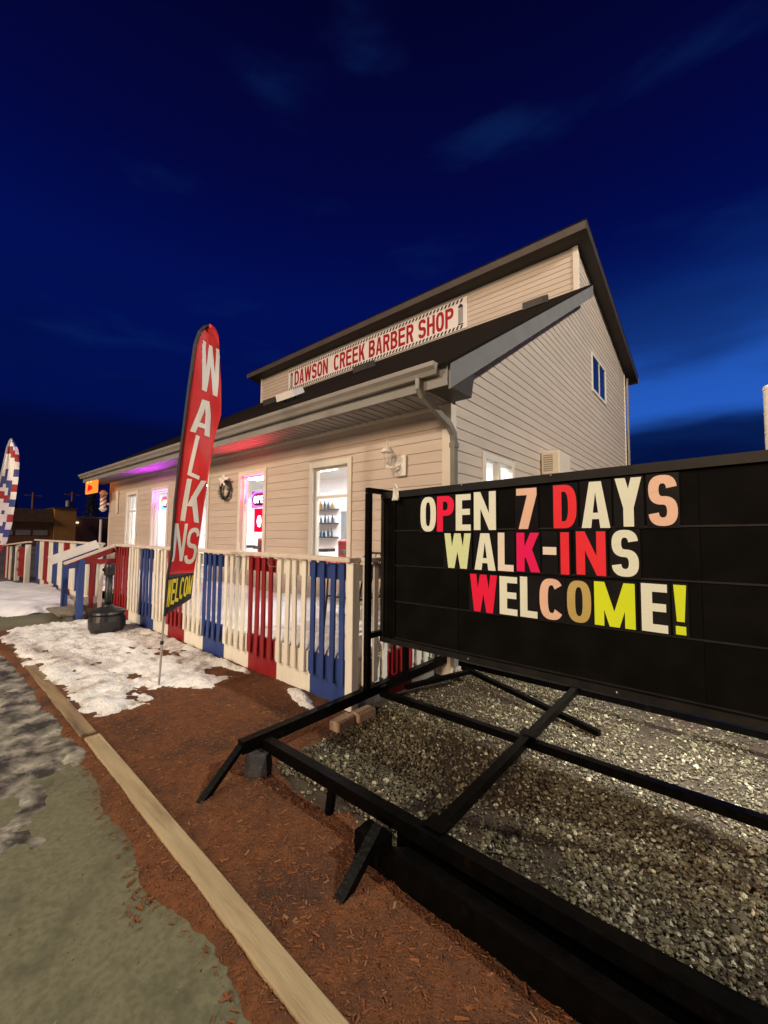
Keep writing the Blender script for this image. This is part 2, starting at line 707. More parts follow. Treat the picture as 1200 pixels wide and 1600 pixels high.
# ------------------------------------------------------------------ materials
M = {}
M['siding'] = pm('vinyl_siding', (.50, .42, .35), (.54, .455, .38), 2.0, .55, .05, 60, rnd=.045, stretch=(1, 1, 6), dirt=(.38, .31, .26), dscale=1.2, dlo=.60, dhi=.85)
M['trim'] = pm('almond_trim', (.62, .56, .46), (.66, .60, .50), 3, .5)
M['winframe'] = pm('window_vinyl', (.66, .62, .54), (.70, .66, .58), 4, .45)
M['gutter'] = pm('gutter_metal', (.26, .245, .215), (.29, .27, .24), 3, .4, dirt=(.24, .21, .18), dscale=2, dlo=.5, dhi=.8)
M['spout'] = pm('downspout_metal', (.16, .15, .13), (.20, .19, .165), 3, .4)
M['soffit'] = pm('soffit_panel', (.21, .205, .19), (.24, .23, .215), 3, .6)
M['fascia'] = pm('fascia', (.065, .052, .046), (.08, .065, .056), 3, .5)
M['roof'] = pm('asphalt_shingle', (.008, .0055, .004), (.018, .012, .009), 14, .95, .8, 60, stretch=(1, 3, 3), spec=.1)
M['slate'] = pm('slate_rake', (.15, .15, .15), (.175, .172, .17), 3, .6)
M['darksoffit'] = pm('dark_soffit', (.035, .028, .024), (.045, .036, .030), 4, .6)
M['glass'] = glass('window_glass')
M['darkglass'] = pm('dark_glass', (.004, .005, .007), None, 3, .08, spec=.25)
M['white'] = pm('white_paint', (.78, .76, .70), (.72, .70, .64), 5, .5)
M['cream'] = pm('cream_paint', (.79, .77, .67), (.84, .82, .72), 6, .55, .15, 40, rnd=.05, stretch=(3, 3, .6), dirt=(.45, .40, .27), dscale=4, dlo=.60, dhi=.78)
M['red'] = pm('red_paint', (.26, .010, .015), (.31, .014, .019), 6, .5, .15, 40, rnd=.06, stretch=(3, 3, .6), dirt=(.20, .012, .012), dscale=4, dlo=.6, dhi=.8)
M['blue'] = pm('blue_paint', (.022, .050, .20), (.030, .066, .25), 6, .5, .15, 40, rnd=.06, stretch=(3, 3, .6), dirt=(.02, .04, .13), dscale=4, dlo=.6, dhi=.8)
M['palecap'] = pm('cap_paint', (.66, .57, .47), (.72, .64, .54), 5, .55, .1, 40, dirt=(.5, .43, .34), dscale=5, dlo=.55, dhi=.75)
M['decking'] = pm('deck_wood', (.20, .17, .13), (.28, .24, .19), 6, .7, .3, 40, stretch=(1, 8, 8), rnd=.1)
M['timber'] = pm('timber', (.32, .25, .14), (.42, .33, .19), 3, .75, .25, 30, stretch=(.6, 6, 6), dirt=(.22, .15, .07), dscale=2.5, dlo=.52, dhi=.75)
M['wettimber'] = pm('wet_timber', (.22, .15, .075), (.34, .25, .13), 3, .5, .3, 30, stretch=(.6, 6, 6), dirt=(.10, .08, .05), dscale=2.5, dlo=.48, dhi=.62)
M['steel'] = pm('black_steel', (.0015, .0015, .0015), (.003, .0028, .0027), 20, .40, .15, 50, spec=.07, dirt=(.010, .006, .0045), dscale=11, dlo=.60, dhi=.74)
M['signface'] = pm('black_sign_face', (.0035, .0033, .003), (.006, .0056, .005), 6, .6, .03, 30, spec=.04)
M['track'] = pm('sign_track', (.010, .0095, .009), (.018, .017, .016), 9, .45, spec=.2)
M['card'] = pm('black_letter_card', (.008, .008, .009), (.012, .011, .012), 8, .25, spec=.25)
M['concrete'] = pm('concrete', (.110, .108, .062), (.160, .156, .092), 45, .75, .16, 220, world_co=True, dirt=(.060, .058, .036), dscale=2.2, dlo=.52, dhi=.78, detail=10, rwet=.28)
M['mulchbase'] = pm('mulch_base', (.12, .042, .013), (.19, .066, .019), 22, .85, 1.0, 90, world_co=True, dirt=(.055, .024, .012), dscale=3.0, dlo=.46, dhi=.66, detail=9)
M['dirt'] = pm('dirt', (.030, .021, .012), (.060, .044, .027), 9, .9, .8, 60, world_co=True, dirt=(.05, .025, .014), dscale=1.6, dlo=.5, dhi=.65)  # soil under the stones, darkened to stand in for shade at the near right
M['ground'] = pm('far_ground', (.10, .095, .09), (.22, .21, .21), .25, .9, .3, 8, world_co=True)
M['snow'] = pm('snow', (.78, .77, .74), (.90, .895, .88), 9, .45, .9, 45, world_co=True, dirt=(.34, .28, .20), dscale=5.5, dlo=.50, dhi=.68, detail=8)
M['decksnow'] = pm('deck_snow', (.74, .76, .82), (.82, .84, .88), 5, .6, .4, 30, world_co=True)
M['slush'] = pm('slush', (.045, .042, .030), (.42, .40, .32), 6, .24, .7, 30, world_co=True, dirt=(.05, .048, .038), dscale=5, dlo=.48, dhi=.62, spec=.6, detail=7, rvar=.15)
M['black'] = pm('black_plastic', (.012, .012, .012), (.02, .02, .02), 6, .4, .1, 30)
M['alu'] = pm('aluminium', (.55, .55, .53), (.62, .62, .60), 5, .3, metallic=.7)
M['flagred'] = pm('flag_red', (.52, .008, .012), (.60, .012, .016), 5, .6, .05, 80)
M['flagblack'] = pm('flag_black', (.012, .010, .012), None, 5, .6)
M['flagwhite'] = pm('flag_white', (.72, .70, .66), (.66, .64, .60), 5, .6)
M['flagyellow'] = pm('flag_yellow', (.72, .60, .03), (.64, .52, .02), 5, .6)
M['flagblue'] = pm('flag_blue', (.03, .05, .20), None, 5, .6)
M['banner'] = pm('banner_vinyl', (.72, .68, .66), (.76, .72, .70), 3, .45)
M['bannerred'] = pm('banner_red', (.34, .006, .012), None, 3, .45)
M['bannerblk'] = pm('banner_black', (.02, .016, .02), None, 3, .45)
M['interior'] = pm('interior_wall', (.80, .80, .78), None, 3, .7)
M['chrome'] = pm('chrome', (.6, .6, .6), None, 3, .15, metallic=1)
M['brick'] = pm('paver', (.34, .24, .16), (.42, .30, .20), 12, .85, .5, 60, rnd=.15)
M['rubber'] = pm('jack_block', (.035, .034, .036), (.06, .058, .06), 14, .9, .6, 50)

# =================================================================== SETTING
rg = random.Random(3)
g = MB()
g.add([(-900, -900, -.06), (900, -900, -.06), (900, 900, -.06), (-900, 900, -.06)], [(0, 1, 2, 3)])
struct(g.build('ground', M['ground']))
g = MB()
g.add([(-60, -14, -.012), (30, -14, -.012), (30, 1.2, -.012), (-60, 1.2, -.012)], [(0, 1, 2, 3)])
struct(g.build('pavement', M['concrete']))
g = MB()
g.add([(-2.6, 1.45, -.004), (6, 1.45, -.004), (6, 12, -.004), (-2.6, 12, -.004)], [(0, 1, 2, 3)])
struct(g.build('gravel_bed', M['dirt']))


def spill(x):                       # where the bark runs out on to the pavement
    return .765 + .055 * fb(x, 3.1, 2.3, 0, 5) + .022 * fb(x, 9.0, 13, 0, 4) + .07 * sstep(-2.6, -3.3, x) + .05 * sstep(-1.2, -.7, x)


def mulch_h(x, y):
    e = spill(x)
    m_ = sstep(e - .03, e + .06, y)
    back = 1 - sstep(1.50, 1.62, y + .12 * fb(x, y, 2.0, 4, 3)) * sstep(-2.35, -2.15, x)
    h = .018 + .012 * fb(x, y, 3.0, 2.0, 4) + .007 * fb(x, y, 22, 1.0, 3)
    return -.035 + (h + .035) * min(m_, back)


struct(heightfield('mulch_bed', -9.2, 1.6, .60, 2.62, .025, mulch_h, M['mulchbase'], -.02))


def snow_mask(x, y):
    r = 1 - sstep(-.25, .12, x - (-3.86 - .20 * (y - 1.2) + .36 * fb(x, y, 2.2, 5, 6) - .16 * sstep(1.25, 1.02, y)))
    lo = sstep(.86, 1.16, y + .20 * fb(x, y, 2.6, 8, 6))
    hi = 1 - sstep(2.46, 2.54, y)
    hole = 1 - .35 * sstep(.25, .6, fb(x, y, 1.1, 11, 4)) * sstep(-4.2, -5.2, x)
    m_ = r * lo * hi * hole
    p = math.exp(-((x + 3.02) / .30) ** 2 - ((y - 2.40 + .25 * (x + 3.0)) / .085) ** 2) * 1.15
    p = max(p, .95 * sstep(2.30, 2.44, y + .12 * fb(x, y, 3, 2, 4)) * (1 - sstep(-4.1, -3.75, x)) * hi)
    return max(m_, p)


FEET = [(rg.uniform(-7.6, -4.0), rg.uniform(1.1, 2.3), rg.uniform(-.5, .5)) for _ in range(46)]


def foot(x, y):                     # trodden hollows
    v = 0
    for (fx, fy, fa) in FEET:
        dx, dy = x - fx, y - fy
        if abs(dx) < .3 and abs(dy) < .3:
            u_, w_ = dx * math.cos(fa) + dy * math.sin(fa), -dx * math.sin(fa) + dy * math.cos(fa)
            v = max(v, math.exp(-(u_ / .12) ** 4 - (w_ / .05) ** 4))
    return v


def snow_h(x, y):
    m_ = snow_mask(x, y)
    return -.028 + m_ * (.078 + .014 * fb(x, y, 2.4, 3, 4)) + m_ * (.026 * fb(x * .75, y * 1.2, 6.5, 6, 5) + .013 * fb(x, y, 22, 6, 4) - .024 * foot(x, y))


stuff(tag(heightfield('snow_patch', -8.3, -2.6, .92, 2.56, .022, snow_h, M['snow'], .0),
          'trampled old snow lying along the foot of the striped fence', 'snow'))


def slush_h(x, y):
    m_ = sstep(-2.95, -3.5, x + .35 * fb(x, y, 1.6, 2, 4)) * (1 - sstep(.86, .93, y))
    m2 = sstep(.20, .0, y - .36 + .9 * (x + 2.3) * .4 + .18 * fb(x, y, 2.4, 21, 4)) * .7
    m_ = max(m_, m2)
    return -.045 + m_ * (.046 + .022 * fb(x * .6, y, 5, 3, 4)) + m_ * .006 * fb(x, y, 26, 1, 3)


stuff(tag(heightfield('slush', -9.0, -1.6, -.6, .95, .025, slush_h, M['slush'], -.016),
          'wet grey refrozen slush spread over the pavement beside the timber edge', 'slush'))


def far_snow(x, y):
    d = 1 - sstep(.75, 1.0, math.hypot((x + 12.4) / 3.2, (y - 1.75) / .95) + .12 * fb(x, y, 1.5, 2, 3))
    return -.05 + d * (.20 + .05 * fb(x, y, 2, 1, 3))


stuff(tag(heightfield('snow_patch', -16, -9.55, .5, 2.46, .05, far_snow, M['decksnow'], .0),
          'smooth mound of snow beyond the steps in front of the far fence', 'snow'))

# bark chips
rng = np.random.default_rng(5)
pts = []
while len(pts) < 36000:
    near = rng.uniform() < .72
    x = rng.uniform(-4.3 if near else -4.4, 1.0)
    y = rng.uniform(.66, 2.48)
    h = mulch_h(x, y)
    if h < -.008:
        continue
    if snow_mask(x, y) > .45:
        continue
    pts.append((x, y, h + .003))
for k in range(420):                                     # strays on the pavement
    x = rng.uniform(-3.2, -.8)
    y = spill(x) - abs(rng.normal(0, .022)) * (3 if k % 9 == 0 else 1)
    pts.append((x, y, -.006))
for k in range(26):
    pts.append((rng.normal(-1.86, .045), rng.normal(.675, .028), -.005))
chip_v = [(-1, -.22, -.12), (1, -.16, -.12), (.9, .2, -.12), (-.85, .24, -.12), (-.9, -.16, .12), (.8, -.2, .12), (1, .12, .12), (-1, .2, .12)]
chip_f = [(4, 5, 6, 7), (0, 1, 5, 4), (1, 2, 6, 5), (2, 3, 7, 6), (3, 0, 4, 7)]
scl = np.exp(rng.normal(np.log(.0042), .55, len(pts))).clip(.002, .018)
scl[-26:] = rng.uniform(.006, .017, 26)
mchip = tonemat('bark_chip', [(.10, .034, .010), (.14, .046, .012), (.17, .056, .014), (.19, .064, .016), (.22, .076, .019), (.15, .050, .013), (.30, .15, .07)], .75)
stuff(tag(scatter('bark_mulch', pts, chip_v, chip_f, scl, mchip, 1.0, .5, 11, False), 'red-brown bark chips covering the bed beside the timber edge', 'mulch'))

# grit on the pavement
pts = []
for k in range(2600):
    x = rng.uniform(-5.5, -.3)
    y = rng.uniform(-.5, .80)
    if y > spill(x) - .01:
        continue
    pts.append((x, y, -.0105))
scl = np.exp(rng.normal(np.log(.0022), .5, len(pts))).clip(.001, .007)
mgr = tonemat('grit', [(.06, .055, .04), (.14, .13, .09), (.22, .20, .14), (.10, .06, .03), (.34, .31, .24)], .8)
stuff(tag(scatter('grit', pts, chip_v, chip_f, scl, mgr, 2.5, .4, 33, False), 'scattered grit and sand on the bare pavement', 'grit'))

# gravel stones
phi = (1 + 5 ** .5) / 2
ico_v = np.array([(-1, phi, 0), (1, phi, 0), (-1, -phi, 0), (1, -phi, 0), (0, -1, phi), (0, 1, phi), (0, -1, -phi), (0, 1, -phi), (phi, 0, -1), (phi, 0, 1), (-phi, 0, -1), (-phi, 0, 1)]) / 1.9
ico_f = [(0, 11, 5), (0, 5, 1), (0, 1, 7), (0, 7, 10), (0, 10, 11), (1, 5, 9), (5, 11, 4), (11, 10, 2), (10, 7, 6), (7, 1, 8), (3, 9, 4), (3, 4, 2), (3, 2, 6), (3, 6, 8), (3, 8, 9), (4, 9, 5), (2, 4, 11), (6, 2, 10), (8, 6, 7), (9, 8, 1)]
pts = []
while len(pts) < 66000:
    x = rng.uniform(-2.35, 1.6)
    y = rng.uniform(1.5, 6.0) if rng.uniform() < .8 else rng.uniform(1.5, 2.8)
    edge = 1.66 + .10 * fb(x, 1.0, 2.0, 7, 4)
    if y < edge and rng.uniform() < .93:
        continue
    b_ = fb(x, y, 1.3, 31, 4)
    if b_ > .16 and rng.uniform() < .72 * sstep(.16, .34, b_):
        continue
    if rng.uniform() < .55 * sstep(-.35, .25, x) * sstep(2.4, 1.7, y):  # stones thinned at the near right so dark soil stands in for shadow
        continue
    pts.append((x, y, rng.uniform(-.002, .009)))
scl = np.exp(rng.normal(np.log(.0062), .42, len(pts))).clip(.0028, .019)
mst = tonemat('river_gravel', [(.045, .038, .020), (.085, .072, .038), (.14, .12, .065), (.060, .052, .028), (.20, .175, .10), (.10, .085, .05), (.15, .13, .075), (.52, .48, .34)], .55)
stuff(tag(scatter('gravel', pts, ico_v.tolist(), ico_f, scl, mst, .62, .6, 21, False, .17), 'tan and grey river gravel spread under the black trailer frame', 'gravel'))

# timber edging
for i, (xa, xb, ya, yb, dz, lab) in enumerate(((-3.56, .6, .955, .855, .032, 'long pale timber edging board between the bark bed and the bare pavement'),
                                              (-7.4, -3.62, 1.0, .945, .036, 'weathered timber edging board running on beside the snow'))):
    mb = MB()
    w = .098
    n_ = 14
    prof = []
    for k in range(n_ + 1):
        t = k / n_
        x = xa + (xb - xa) * t
        y = ya + (yb - ya) * t + .004 * nz_(x, 0, 2.0)
        z = dz + .004 * nz_(x, 9, 1.4) - (.02 * (1 - t) if i == 1 else 0)
        prof.append((x, y, z))
    vs = []
    fs = []
    for (x, y, z) in prof:
        vs += [(x, y - w / 2, -.03), (x, y - w / 2, z - .006), (x, y - w / 2 + .006, z), (x, y + w / 2 - .006, z), (x, y + w / 2, z - .006), (x, y + w / 2, -.03)]
    for k in range(n_):
        for j in range(5):
            a = k * 6 + j
            fs.append((a, a + 6, a + 7, a + 1))
    fs += [tuple(range(6)), tuple(range(n_ * 6, n_ * 6 + 6))[::-1]]
    mb.add(vs, fs)
    tag(mb.build('edging_timber', M['wettimber'] if i else M['timber'], org=(xa, ya, 0)), lab, 'timber', 'timber edging of the bark bed')

# walkway to the steps
mb = MB()
mb.box(-9.55, .5, -.05, -8.35, 2.0, .03, .01)
struct(mb.build('path', M['concrete']))

# =================================================================== BARBER SHOP
GX, FY, LX = -2.26, 3.80, -13.55           # gable plane, front wall plane, left end
UY = 9.10                                   # upper front wall
RY = 14.25                                  # rear wall
EX = .127                                   # siding exposure
SO = 2.945                                  # soffit height at front


def lowroof(y):                             # underside of lower roof at the gable
    return 2.89 + .628 * (y - 3.25)


def uproof(y):
    return 7.80 - .222 * (y - 9.10)


shop = thing('barber_shop', 'beige siding barber shop with lit windows and stepped dark roof', 'building', (GX, FY, 0))
# openings on front wall: x0,x1,z0,z1
WIN = {'w1': (-12.14, -11.42, 1.0, 2.53), 'w2': (-10.43, -9.55, 1.0, 2.53), 'door': (-8.62, -7.68, .42, 2.66),
       'w3': (-6.52, -5.76, 1.0, 2.545), 'w4': (-4.57, -3.80, 1.0, 2.49)}
ops = sorted(WIN.values())


def wall_cells(x0, x1, z0, z1, openings):
    """rectangles left when openings are cut from the wall, split in columns"""
    xs = [x0] + sum([[o[0], o[1]] for o in openings], []) + [x1]
    out = []
    for i in range(0, len(xs), 2):
        out.append((xs[i], xs[i + 1], z0, z1))
    for o in openings:
        if o[2] > z0:
            out.append((o[0], o[1], z0, o[2]))
        out.append((o[0], o[1], o[3], z1))
    return out


mb = MB()
for (a, b, c, d) in wall_cells(LX, GX - .02, .0, SO, ops):
    mb.box(a, FY + .004, c, b, FY + .14, d)
fw = mb.build('front_wall', M['siding'], shop)


def siding_piece(x0, x1, z0, z1):
    """one clapboard on the -Y face"""
    v = []
    for x in (x0, x1):
        v += [(x, FY + .002, z0), (x, FY - .0095, z0), (x, FY - .0102, z0 + .010), (x, FY - .003, z1 - .006), (x, FY + .002, z1)]
    m_ = MB()
    m_.add(v, [(0, 1, 2, 3, 4)[::-1], (5, 6, 7, 8, 9)] + [(i, (i + 1) % 5, 5 + (i + 1) % 5, 5 + i) for i in range(5)])
    return m_


k = 0
z = .42
joints = [-11.0, -9.1, -7.2, -5.55, -5.2, -3.5, -4.9, -6.0]
while z < SO - .01:
    z1 = min(z + EX, SO)
    # spans of this course left by the openings
    spans = [(LX + .09, GX - .10)]
    for o in ops:
        if o[2] < z1 - .01 and o[3] > z + .01:
            ns = []
            for a, b in spans:
                if o[0] - .05 > a and o[1] + .05 < b:
                    ns += [(a, o[0] - .05), (o[1] + .05, b)]
                else:
                    ns.append((a, b))
            spans = ns
    for a, b in spans:
        L_ = [a, b]
        if b - a > 3.6:                     # long courses are lapped from shorter boards
            j = a + (b - a) * rg.uniform(.3, .7)
            L_ = [a, j, b]
        for q in range(len(L_) - 1):
            siding_piece(L_[q] + (.0015 if q else 0), L_[q + 1], z, z1).build('siding_board', M['siding'], fw)
    z = z1
# corner posts
mb = MB()
mb.box(GX - .095, FY - .026, .0, GX + .024, FY + .09, SO, .004)
mb.build('corner_trim', M['trim'], shop)
mb = MB()
mb.box(LX - .02, FY - .024, .0, LX + .085, FY + .09, SO, .004)
mb.build('corner_trim', M['trim'], shop)
mb = MB()
mb.box(LX + .086, FY - .03, SO - .035, GX - .096, FY - .0, SO + .004)
mb.build('frieze_trim', M['trim'], shop)

# gable wall backing and boards (+X face)
gw_open = [(4.58, 5.46, 1.35, 2.49), (10.17, 11.52, 4.94, 5.80)]
mb = MB()
prof = [(FY + .15, 0), (RY, 0), (RY, uproof(RY)), (UY + .02, uproof(UY)), (UY + .02, lowroof(UY)), (FY + .15, lowroof(FY))]


def gtop(y):
    return uproof(y) if y > UY else lowroof(y)


ys = [FY + .14, 4.58, 5.46, UY, 10.17, 11.52, RY]
for i in range(len(ys) - 1):
    a, b = ys[i], ys[i + 1]
    op = [o for o in gw_open if abs(o[0] - a) < .01]
    lo = [(0, None)]
    ta, tb = (gtop(a + 1e-4), gtop(b - 1e-4))
    if op:
        o = op[0]
        mb.prism([(GX - .004, a, 0), (GX - .004, b, 0), (GX - .004, b, o[2]), (GX - .004, a, o[2])], (-.12, 0, 0))
        mb.prism([(GX - .004, a, o[3]), (GX - .004, b, o[3]), (GX - .004, b, tb), (GX - .004, a, ta)], (-.12, 0, 0))
    else:
        mb.prism([(GX - .004, a, 0), (GX - .004, b, 0), (GX - .004, b, tb), (GX - .004, a, ta)], (-.12, 0, 0))
gw = mb.build('gable_wall', M['siding'], shop)


def gable_lim(z):
    """y range of the gable wall at height z"""
    lo = FY + .09 if z <= lowroof(FY + .09) else min(UY + .09, 3.25 + (z - 2.89) / .628)
    hi = RY - .06 if z <= uproof(RY - .06) else 9.10 - (z - 7.80) / .222
    return lo, hi


def gable_piece(ya0, ya1, yb0, yb1, z0, z1):
    v = []
    for (p0, p1) in ((ya0, ya1), (yb0, yb1)):
        zz = [(GX - .002, p0, z0), (GX + .0095, p0, z0), (GX + .0102, p0 + (p1 - p0) * .08, z0 + .010), (GX + .003, p1, z1 - .006), (GX - .002, p1, z1)]
        v += zz
    m_ = MB()
    m_.add(v, [(0, 1, 2, 3, 4), (5, 6, 7, 8, 9)[::-1]] + [(5 + i, 5 + (i + 1) % 5, (i + 1) % 5, i) for i in range(5)])
    return m_


z = .045
while z < 7.75:
    z1 = z + EX
    a0, b0 = gable_lim(z)
    a1, b1 = gable_lim(z1)
    if b1 - a1 < .05:
        break
    spans = [(a0, a1, b0, b1)]
    for o in gw_open:
        if o[2] < z1 - .02 and o[3] > z + .02:
            ns = []
            for s_ in spans:
                if s_[0] < o[0] and s_[2] > o[1]:
                    ns += [(s_[0], s_[1], o[0] - .055, o[0] - .055), (o[1] + .055, o[1] + .055, s_[2], s_[3])]
                else:
                    ns.append(s_)
            spans = ns
    for s_ in spans:
        if s_[2] - s_[0] > 6.5:
            j = s_[0] + (s_[2] - s_[0]) * rg.uniform(.35, .65)
            gable_piece(s_[0], s_[1], j, j, z, z1).build('siding_board', M['siding'], gw)
            gable_piece(j + .0015, j + .0015, s_[2], s_[3], z, z1).build('siding_board', M['siding'], gw)
        else:
            gable_piece(*s_, z, z1).build('siding_board', M['siding'], gw)
    z = z1
mb = MB()
mb.box(GX - .09, RY - .055, 0, GX + .024, RY + .03, uproof(RY) - .01, .004)
mb.build('corner_trim', M['trim'], shop)

# upper front wall
UX0 = -14.25
mb = MB()
mb.box(UX0, UY + .03, 5.6, GX - .13, UY + .13, uproof(UY + .13))
uw = mb.build('upper_wall', M['siding'], shop)
z = 6.50
while z < uproof(UY) - .02:
    z1 = min(z + EX, uproof(UY) - .005)
    j = rg.uniform(-10, -6)
    for a, b in ((UX0 + .08, j), (j + .0015, GX - .09)):
        m_ = MB()
        v = []
        for x in (a, b):
            v += [(x, UY + .03, z), (x, UY - .0095, z), (x, UY - .0102, z + .010), (x, UY - .003, z1 - .006), (x, UY + .03, z1)]
        m_.add(v, [(0, 1, 2, 3, 4)[::-1], (5, 6, 7, 8, 9)] + [(i, (i + 1) % 5, 5 + (i + 1) % 5, 5 + i) for i in range(5)])
        m_.build('siding_board', M['siding'], uw)
    z = z1
for a, b in ((GX - .085, GX + .024), (UX0 - .02, UX0 + .075)):
    mb = MB()
    mb.box(a, UY - .028, 6.42, b, UY + .085, uproof(UY) - .004, .004)
    mb.build('corner_trim', M['trim'], shop)
# left end and back so that the shell is closed
mb = MB()
mb.prism([(LX, FY + .15, 0), (LX, RY, 0), (LX, RY, uproof(RY)), (LX, UY + .14, uproof(UY + .14)), (LX, UY + .14, lowroof(UY) + .1), (LX, FY + .15, lowroof(FY + .15) + .1)], (.1, 0, 0))
mb.build('end_wall', M['siding'], shop)
mb = MB()
mb.prism([(UX0, UY + .14, uproof(UY) - .01), (UX0, RY - .01, uproof(RY) - .01), (UX0, RY - .01, 5.2), (UX0, UY + .14, 5.2)], (LX - UX0 - .002, 0, 0))
mb.build('upper_end_wall', M['siding'], shop)
mb = MB()
mb.box(LX + .1, RY - .12, 0, GX - .13, RY, uproof(RY) - .02)
mb.build('rear_wall', M['siding'], shop)

# roofs
RXL, RXR = -14.2, GX + .30
EY = 3.30                                     # eave line of lower roof


def slab(xa, xb, y0, z0, y1, z1, th):
    m_ = MB()
    m_.prism([(xa, y0, z0), (xa, y1, z1), (xa, y1, z1 + th), (xa, y0, z0 + th)], (xb - xa, 0, 0))
    return m_


y0 = EY - .06
lr = slab(RXL, RXR, y0, lowroof(y0) + .235, UY + .02, lowroof(UY + .02) + .235, .035).build('lower_roof', M['roof'], shop)
# rake soffit, fascia
mb = slab(GX + .022, RXR - .028, EY + .02, lowroof(EY + .02) + .01, UY - .03, lowroof(UY - .03) + .01, .022)
mb.build('rake_soffit', M['soffit'], lr)
mb = slab(RXR - .026, RXR - .002, EY - .0, lowroof(EY) - .012, UY + .0, lowroof(UY) - .012, .243)
mb.build('rake_board', M['slate'], lr)
mb = MB()
mb.prism([(RXR - .03, EY, SO + .002), (RXR - .03, FY - .03, SO + .002), (RXR - .03, FY + .05, lowroof(FY + .05) + .008), (RXR - .03, EY, lowroof(EY) - .015 if lowroof(EY) - .015 > SO + .01 else SO + .012)], (-(RXR - .03 - GX - .03), 0, 0))
mb.build('eave_return', M['darksoffit'], lr)
# flat front soffit made of ribbed panels
for i in range(int((GX - RXL) / .40) + 1):
    a = RXL + i * .40
    b = min(a + .398, GX + .02)
    if b - a < .05:
        continue
    mb = MB()
    mb.box(a, EY + .02, SO + .004, b, FY - .003, SO + .016)
    for q in range(3):
        xx = a + (q + .5) * (b - a) / 3
        mb.box(xx - .012, EY + .022, SO - .004, xx + .012, FY - .004, SO + .0035)
    mb.build('soffit_panel', M['soffit'], lr)
mb = MB()
mb.box(RXL, EY - .024, SO - .002, RXR - .03, EY - .003, lowroof(EY) + .225)
mb.build('fascia', M['soffit'], lr)
# gutter: K-profile
gp = [(-.002, .015), (-.055, .015), (-.075, .055), (-.110, .085), (-.115, .125), (-.103, .125), (-.100, .093), (-.068, .062), (-.050, .024), (-.010, .024)]
mb = MB()
gz = SO + .095
mb.prism([(RXL - .05, EY - .026 + a, gz + b) for a, b in gp], (RXR - .06 - RXL, 0, 0))
mb.add([(RXR - .112, EY - .026 + a, gz + b) for a, b in gp[:5]] + [(RXR - .112, EY - .028, gz + .125)], [(0, 1, 2, 3, 4, 5)])
gut = mb.build('gutter', M['gutter'], shop)
mb = MB()
for i in range(9):
    x = RXL + .5 + i * 1.4
    mb.box(x - .012, EY - .11, gz + .118, x + .012, EY - .006, gz + .1235)
mb.build('gutter_hanger', M['gutter'], gut)


def rtube(path, w, h, name, mat, parent):
    m_ = MB()
    path = [Vector(p) for p in path]
    rings = []
    for i, p in enumerate(path):
        t = (path[min(i + 1, len(path) - 1)] - path[max(0, i - 1)]).normalized()
        x = Vector((0, 1, 0)) if abs(t.y) < .3 else Vector((0, .2, 1)).normalized()
        x = (x - t * x.dot(t)).normalized()
        y = t.cross(x)
        c = .008
        rings.append([p + x * a + y * b for a, b in ((w / 2, h / 2 - c), (w / 2 - c, h / 2), (-w / 2 + c, h / 2), (-w / 2, h / 2 - c), (-w / 2, -h / 2 + c), (-w / 2 + c, -h / 2), (w / 2 - c, -h / 2), (w / 2, -h / 2 + c))])
    vs = sum(rings, [])
    fs = []
    for i in range(len(path) - 1):
        for k in range(8):
            fs.append((i * 8 + k, i * 8 + (k + 1) % 8, i * 8 + 8 + (k + 1) % 8, i * 8 + 8 + k))
    fs += [tuple(range(8))[::-1], tuple(range(len(vs) - 8, len(vs)))]
    m_.add(vs, fs)
    return m_.build(name, mat, parent)


dpx = GX + .075
dsp = rtube([(dpx - .10, EY - .062, gz + .02), (dpx - .10, EY - .062, gz - .08), (dpx - .085, EY - .03, gz - .14), (dpx - .01, FY - .14, gz - .37), (dpx, FY - .075, gz - .45), (dpx, FY - .058, gz - .53), (dpx, FY - .055, .15)], .078, .058, 'downspout', M['spout'], shop)
for zz in (gz - .60, 1.4):
    mb = MB()
    mb.box(dpx - .034, FY - .10, zz, dpx + .036, FY - .012, zz + .05)
    mb.build('strap', M['spout'], dsp)
# upper roof
RX2, UL = GX + .29, -14.75
UE = 8.72
RE = 14.95
ur = slab(UL, RX2, UE, uproof(UE) + .13, RE, uproof(RE) + .13, .04).build('upper_roof', M['roof'], shop)
slab(UL + .02, RX2 - .03, UE + .022, uproof(UE + .022) + .0, RE - .02, uproof(RE - .02) + .0, .03).build('upper_soffit', M['darksoffit'], ur)
slab(RX2 - .028, RX2 - .003, UE + .0, uproof(UE) - .06, RE, uproof(RE) - .06, .188).build('rake_board', M['darksoffit'], ur)
mb = MB()
mb.box(UL, UE - .004, uproof(UE) - .04, RX2 - .029, UE + .02, uproof(UE) + .128)
mb.build('fascia', M['fascia'], ur)
mb = MB()
mb.prism([(UL, RE + .0 + a, uproof(RE) + b + .0) for a, b in ((.0, -.06), (.05, -.06), (.11, .04), (.11, .08), (.0, .08))], (RX2 - UL, 0, 0))
mb.build('rear_gutter', M['spout'], ur)
# roof vents on the lower slope
for (x, y, w) in ((-3.05, 8.0, .42), (-6.55, 6.6, .40), (-9.3, 6.0, .32)):
    zz = lowroof(y) + .27
    mb = MB()
    mb.prism([(x, y, zz + .02), (x, y + .34, zz + .34 * .628 + .0), (x, y + .30, zz + .34), (x, y - .02, zz + .16)], (w, 0, 0))
    mb.build('roof_vent', M['darksoffit'], lr)
rtube([(GX + .07, RY + .09, uproof(RE) - .05), (GX + .07, RY + .09, .2)], .07, .06, 'downspout', M['spout'], shop)


